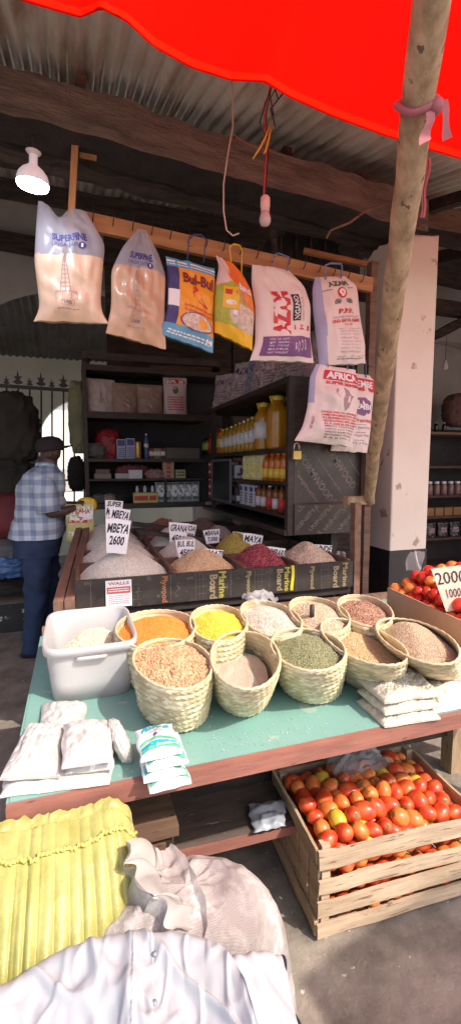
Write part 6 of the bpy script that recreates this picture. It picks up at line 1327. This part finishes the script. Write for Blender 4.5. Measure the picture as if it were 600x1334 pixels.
# mesh sack
C0 = Vector((.175, .835, 0)); ms = root('mesh_sack', 'full translucent white woven sack with a ruffled open mouth beside the yellow sack', 'sack', C0)
def msf(u, v, k=1.0):
    a = 2 * math.pi * u; t = v
    hz = .63
    b = math.pi / 2 * t * 1.0
    z = hz * (1 - (1 - math.sin(b)) ** 1.0) if 0 else hz * math.sin(b) ** .9
    r_ = max(0.0, math.cos(b)) ** .46
    x, y = .265 * math.cos(a), (.19 if math.sin(a) > 0 else .15) * math.sin(a)
    w_ = 1 + (1 - t ** 4) * (.05 * n3(math.cos(a) * 1.7, math.sin(a) * 1.7, z * 5) + .018 * n3(math.cos(a) * 5, math.sin(a) * 5, z * 13))
    xr, yr = x * r_, y * r_
    rg = .034 * max(0, .45 - abs(n3(xr * 9 + 2 + yr * 3, yr * 6, z * 3)) * 3) + .016 * max(0, .45 - abs(n3(xr * 20 - yr * 8, yr * 16, z * 6)) * 2.6)
    return Vector((x * r_ * w_ * k + .02 * z, y * r_ * w_ * k + .04 * z, z * (.985 if k < 1 else 1) + .012 * n3(xr * 7, yr * 7, 1) * t + (rg * t if k == 1 else 0)))
mb = MB(); mb.grid(lambda u, v: msf(u, v), 96, 60, closeu=True); mb.build('woven_skin', M['mesh'], ms, True)
mb = MB(); mb.grid(lambda u, v: msf(u, v, .965), 64, 40, closeu=True); mb.build('filling', M['beansack'], ms, True)
RP = [atZ(176, 1092, .72), atZ(178, 1118, .70), atZ(192, 1142, .685), atZ(210, 1160, .675), atZ(226, 1180, .66), atZ(232, 1200, .64)]
def ruf(u, v):
    t = u * (len(RP) - 1); i = min(int(t), len(RP) - 2); p = RP[i].lerp(RP[i + 1], t - i)
    return p - C0 + Vector((.055 * (v - .35) + .008 * math.sin(u * 26), -.012 * math.sin(u * 15) + .02 * (v - .5), -.05 * v * v + .014 * math.sin(u * 30 + v * 2) * v + .006))
mb = MB(); mb.grid(ruf, 90, 10); mb.build('ruffled_mouth', M['meshwhite'], ms, True)
NK = [atZ(a, b, z) - C0 for a, b, z in ((222, 1098, .655), (240, 1112, .655), (255, 1140, .65), (268, 1172, .645), (270, 1205, .63), (262, 1235, .60))]
SK = [atZ(a, b, z) - C0 for a, b, z in ((160, 1100, .60), (160, 1130, .60), (158, 1165, .60), (160, 1190, .60), (180, 1212, .60), (215, 1235, .59))]
def pl6(P, u): t = min(max(u, 0), .9999) * 5; i = int(t); return P[i].lerp(P[i + 1], t - i)
mb = MB(); mb.grid(lambda u, v: ruf(u, 1).lerp(pl6(NK, u), v) + Vector((0, 0, -.022 * math.sin(v * 3.1) + .007 * math.sin(u * 24 + v * 3) * (1 - v) ** .5 + .006 * n3(u * 8, v * 5))), 80, 20); mb.build('neck', M['mesh'], ms, True)
mb = MB(); mb.grid(lambda u, v: ruf(u, 0).lerp(pl6(SK, u), v) + Vector((0, 0, -.02 * math.sin(3.1 * v) + .008 * math.sin(u * 19 + v * 2) + .006 * n3(u * 8, v * 5))), 70, 16); mb.build('slack_side', M['mesh'], ms, True)
# white cloth over the nearest sack
sack('low_sack', 'pale filled sack under the white cotton garment at the bottom of the picture', 'sack', (-.06, .46, .27), (.86, .62, .54), dk4, seed=120, p=3.2, wr=.03)
cl = root('white_garment', 'white cotton garment with a buttoned placket spread over the sacks in the foreground', 'garment', (0, .6, .6)); g0 = Vector((0, .6, .6))
FE = [(-240, 1330), (-120, 1300), (0, 1264), (60, 1228), (130, 1206), (165, 1199), (186, 1197), (191, 1203), (225, 1197), (252, 1202), (285, 1216), (300, 1232), (311, 1262)]
FEw = [atZ(a, b, .655) for a, b in FE]
def fe(u): t = u * (len(FEw) - 1); i = min(int(t), len(FEw) - 2); return FEw[i].lerp(FEw[i + 1], t - i)
def clf(u, v):
    f_ = (fe(u - .02) + fe(u) + fe(u + .02)) / 3 if .02 < u < .98 else fe(u)
    nr = Vector((f_.x * .8 + .04, .18, .60))
    p = f_.lerp(nr, max(0, v)) if v >= 0 else f_ + Vector((.004 * math.sin(u * 40), .10 * (-v), .75 * v - .03))
    w_ = 0
    if v >= 0:
        e = min(1, v * 14) * .9 + .1
        q1 = n3(p.x * 5 + p.y * 2.0, p.y * 2.2, 2); q2 = n3(p.x * 11 + p.y * 5, p.y * 5 - p.x * 3, 7); q3 = n3(p.x * 23 - p.y * 9, p.y * 11, 4)
        w_ = e * (.050 * q1 + .050 * max(0, .32 - abs(q1) * 2.2) + .030 * max(0, .4 - abs(q2) * 2.2) + .014 * max(0, .4 - abs(q3) * 2) + .004 * n3(p.x * 50, p.y * 30, 9))
        dpl = p.x - (.10 - .12 * (.85 - p.y) * 1.2)
        w_ += .0045 * e * (1 if abs(dpl) < .017 else 0) + .010 * e * math.exp(-((dpl + .022) / .010) ** 2)
        p.z -= .030 * (1 - min(1, v * 16)) ** 2
    p.z += w_; return p - g0
mb = MB(); mb.grid(lambda u, v: clf(u, -.12 + 1.12 * v), 260, 170); o = mb.build('body_panel', M['cloth'], cl, True)
def rp(u, v):   # flatter sleeve falling over the mesh sack
    a = atZ(296, 1236, .645).lerp(atZ(364, 1228, .60), u); b = Vector((.14, .30, .60)).lerp(Vector((.255, .30, .56)), u)
    p = a.lerp(b, v); return p - g0 + Vector((0, 0, .014 * n3(p.x * 12, p.y * 7, 5) + .012 * math.sin(math.pi * u) + .016 * max(0, .4 - abs(n3(p.x * 14 + p.y * 5, p.y * 6, 3)) * 2.2) + .003 * n3(p.x * 60, p.y * 30) - .03 * (1 - min(1, v * 14)) ** 2))
mb = MB(); mb.grid(rp, 50, 90); mb.build('sleeve', M['cloth'], cl, True)
mb = MB(); mb.grid(lambda u, v: rp(1, u) + Vector((.006 * math.sin(u * 25) + .01 * v, 0, -.10 * v)), 90, 6); mb.build('sleeve_edge', M['cloth'], cl, True)
for k in range(5):
    y = .80 - .075 * k; x = .10 - .12 * (.85 - y) * 1.2 + .02
    best = min(((clf(u / 60, v / 30)) for u in range(20, 60) for v in range(0, 26)), key=lambda q: (q.x + g0.x - x) ** 2 + (q.y + g0.y - y) ** 2)
    MB().lathe([(0, .0), (.0042, .0), (.0042, .002), (0, .0025)], n=10).build('button', flat('button_grey', (.30, .30, .36), .3), cl, True).location = best + Vector((0, 0, .003))
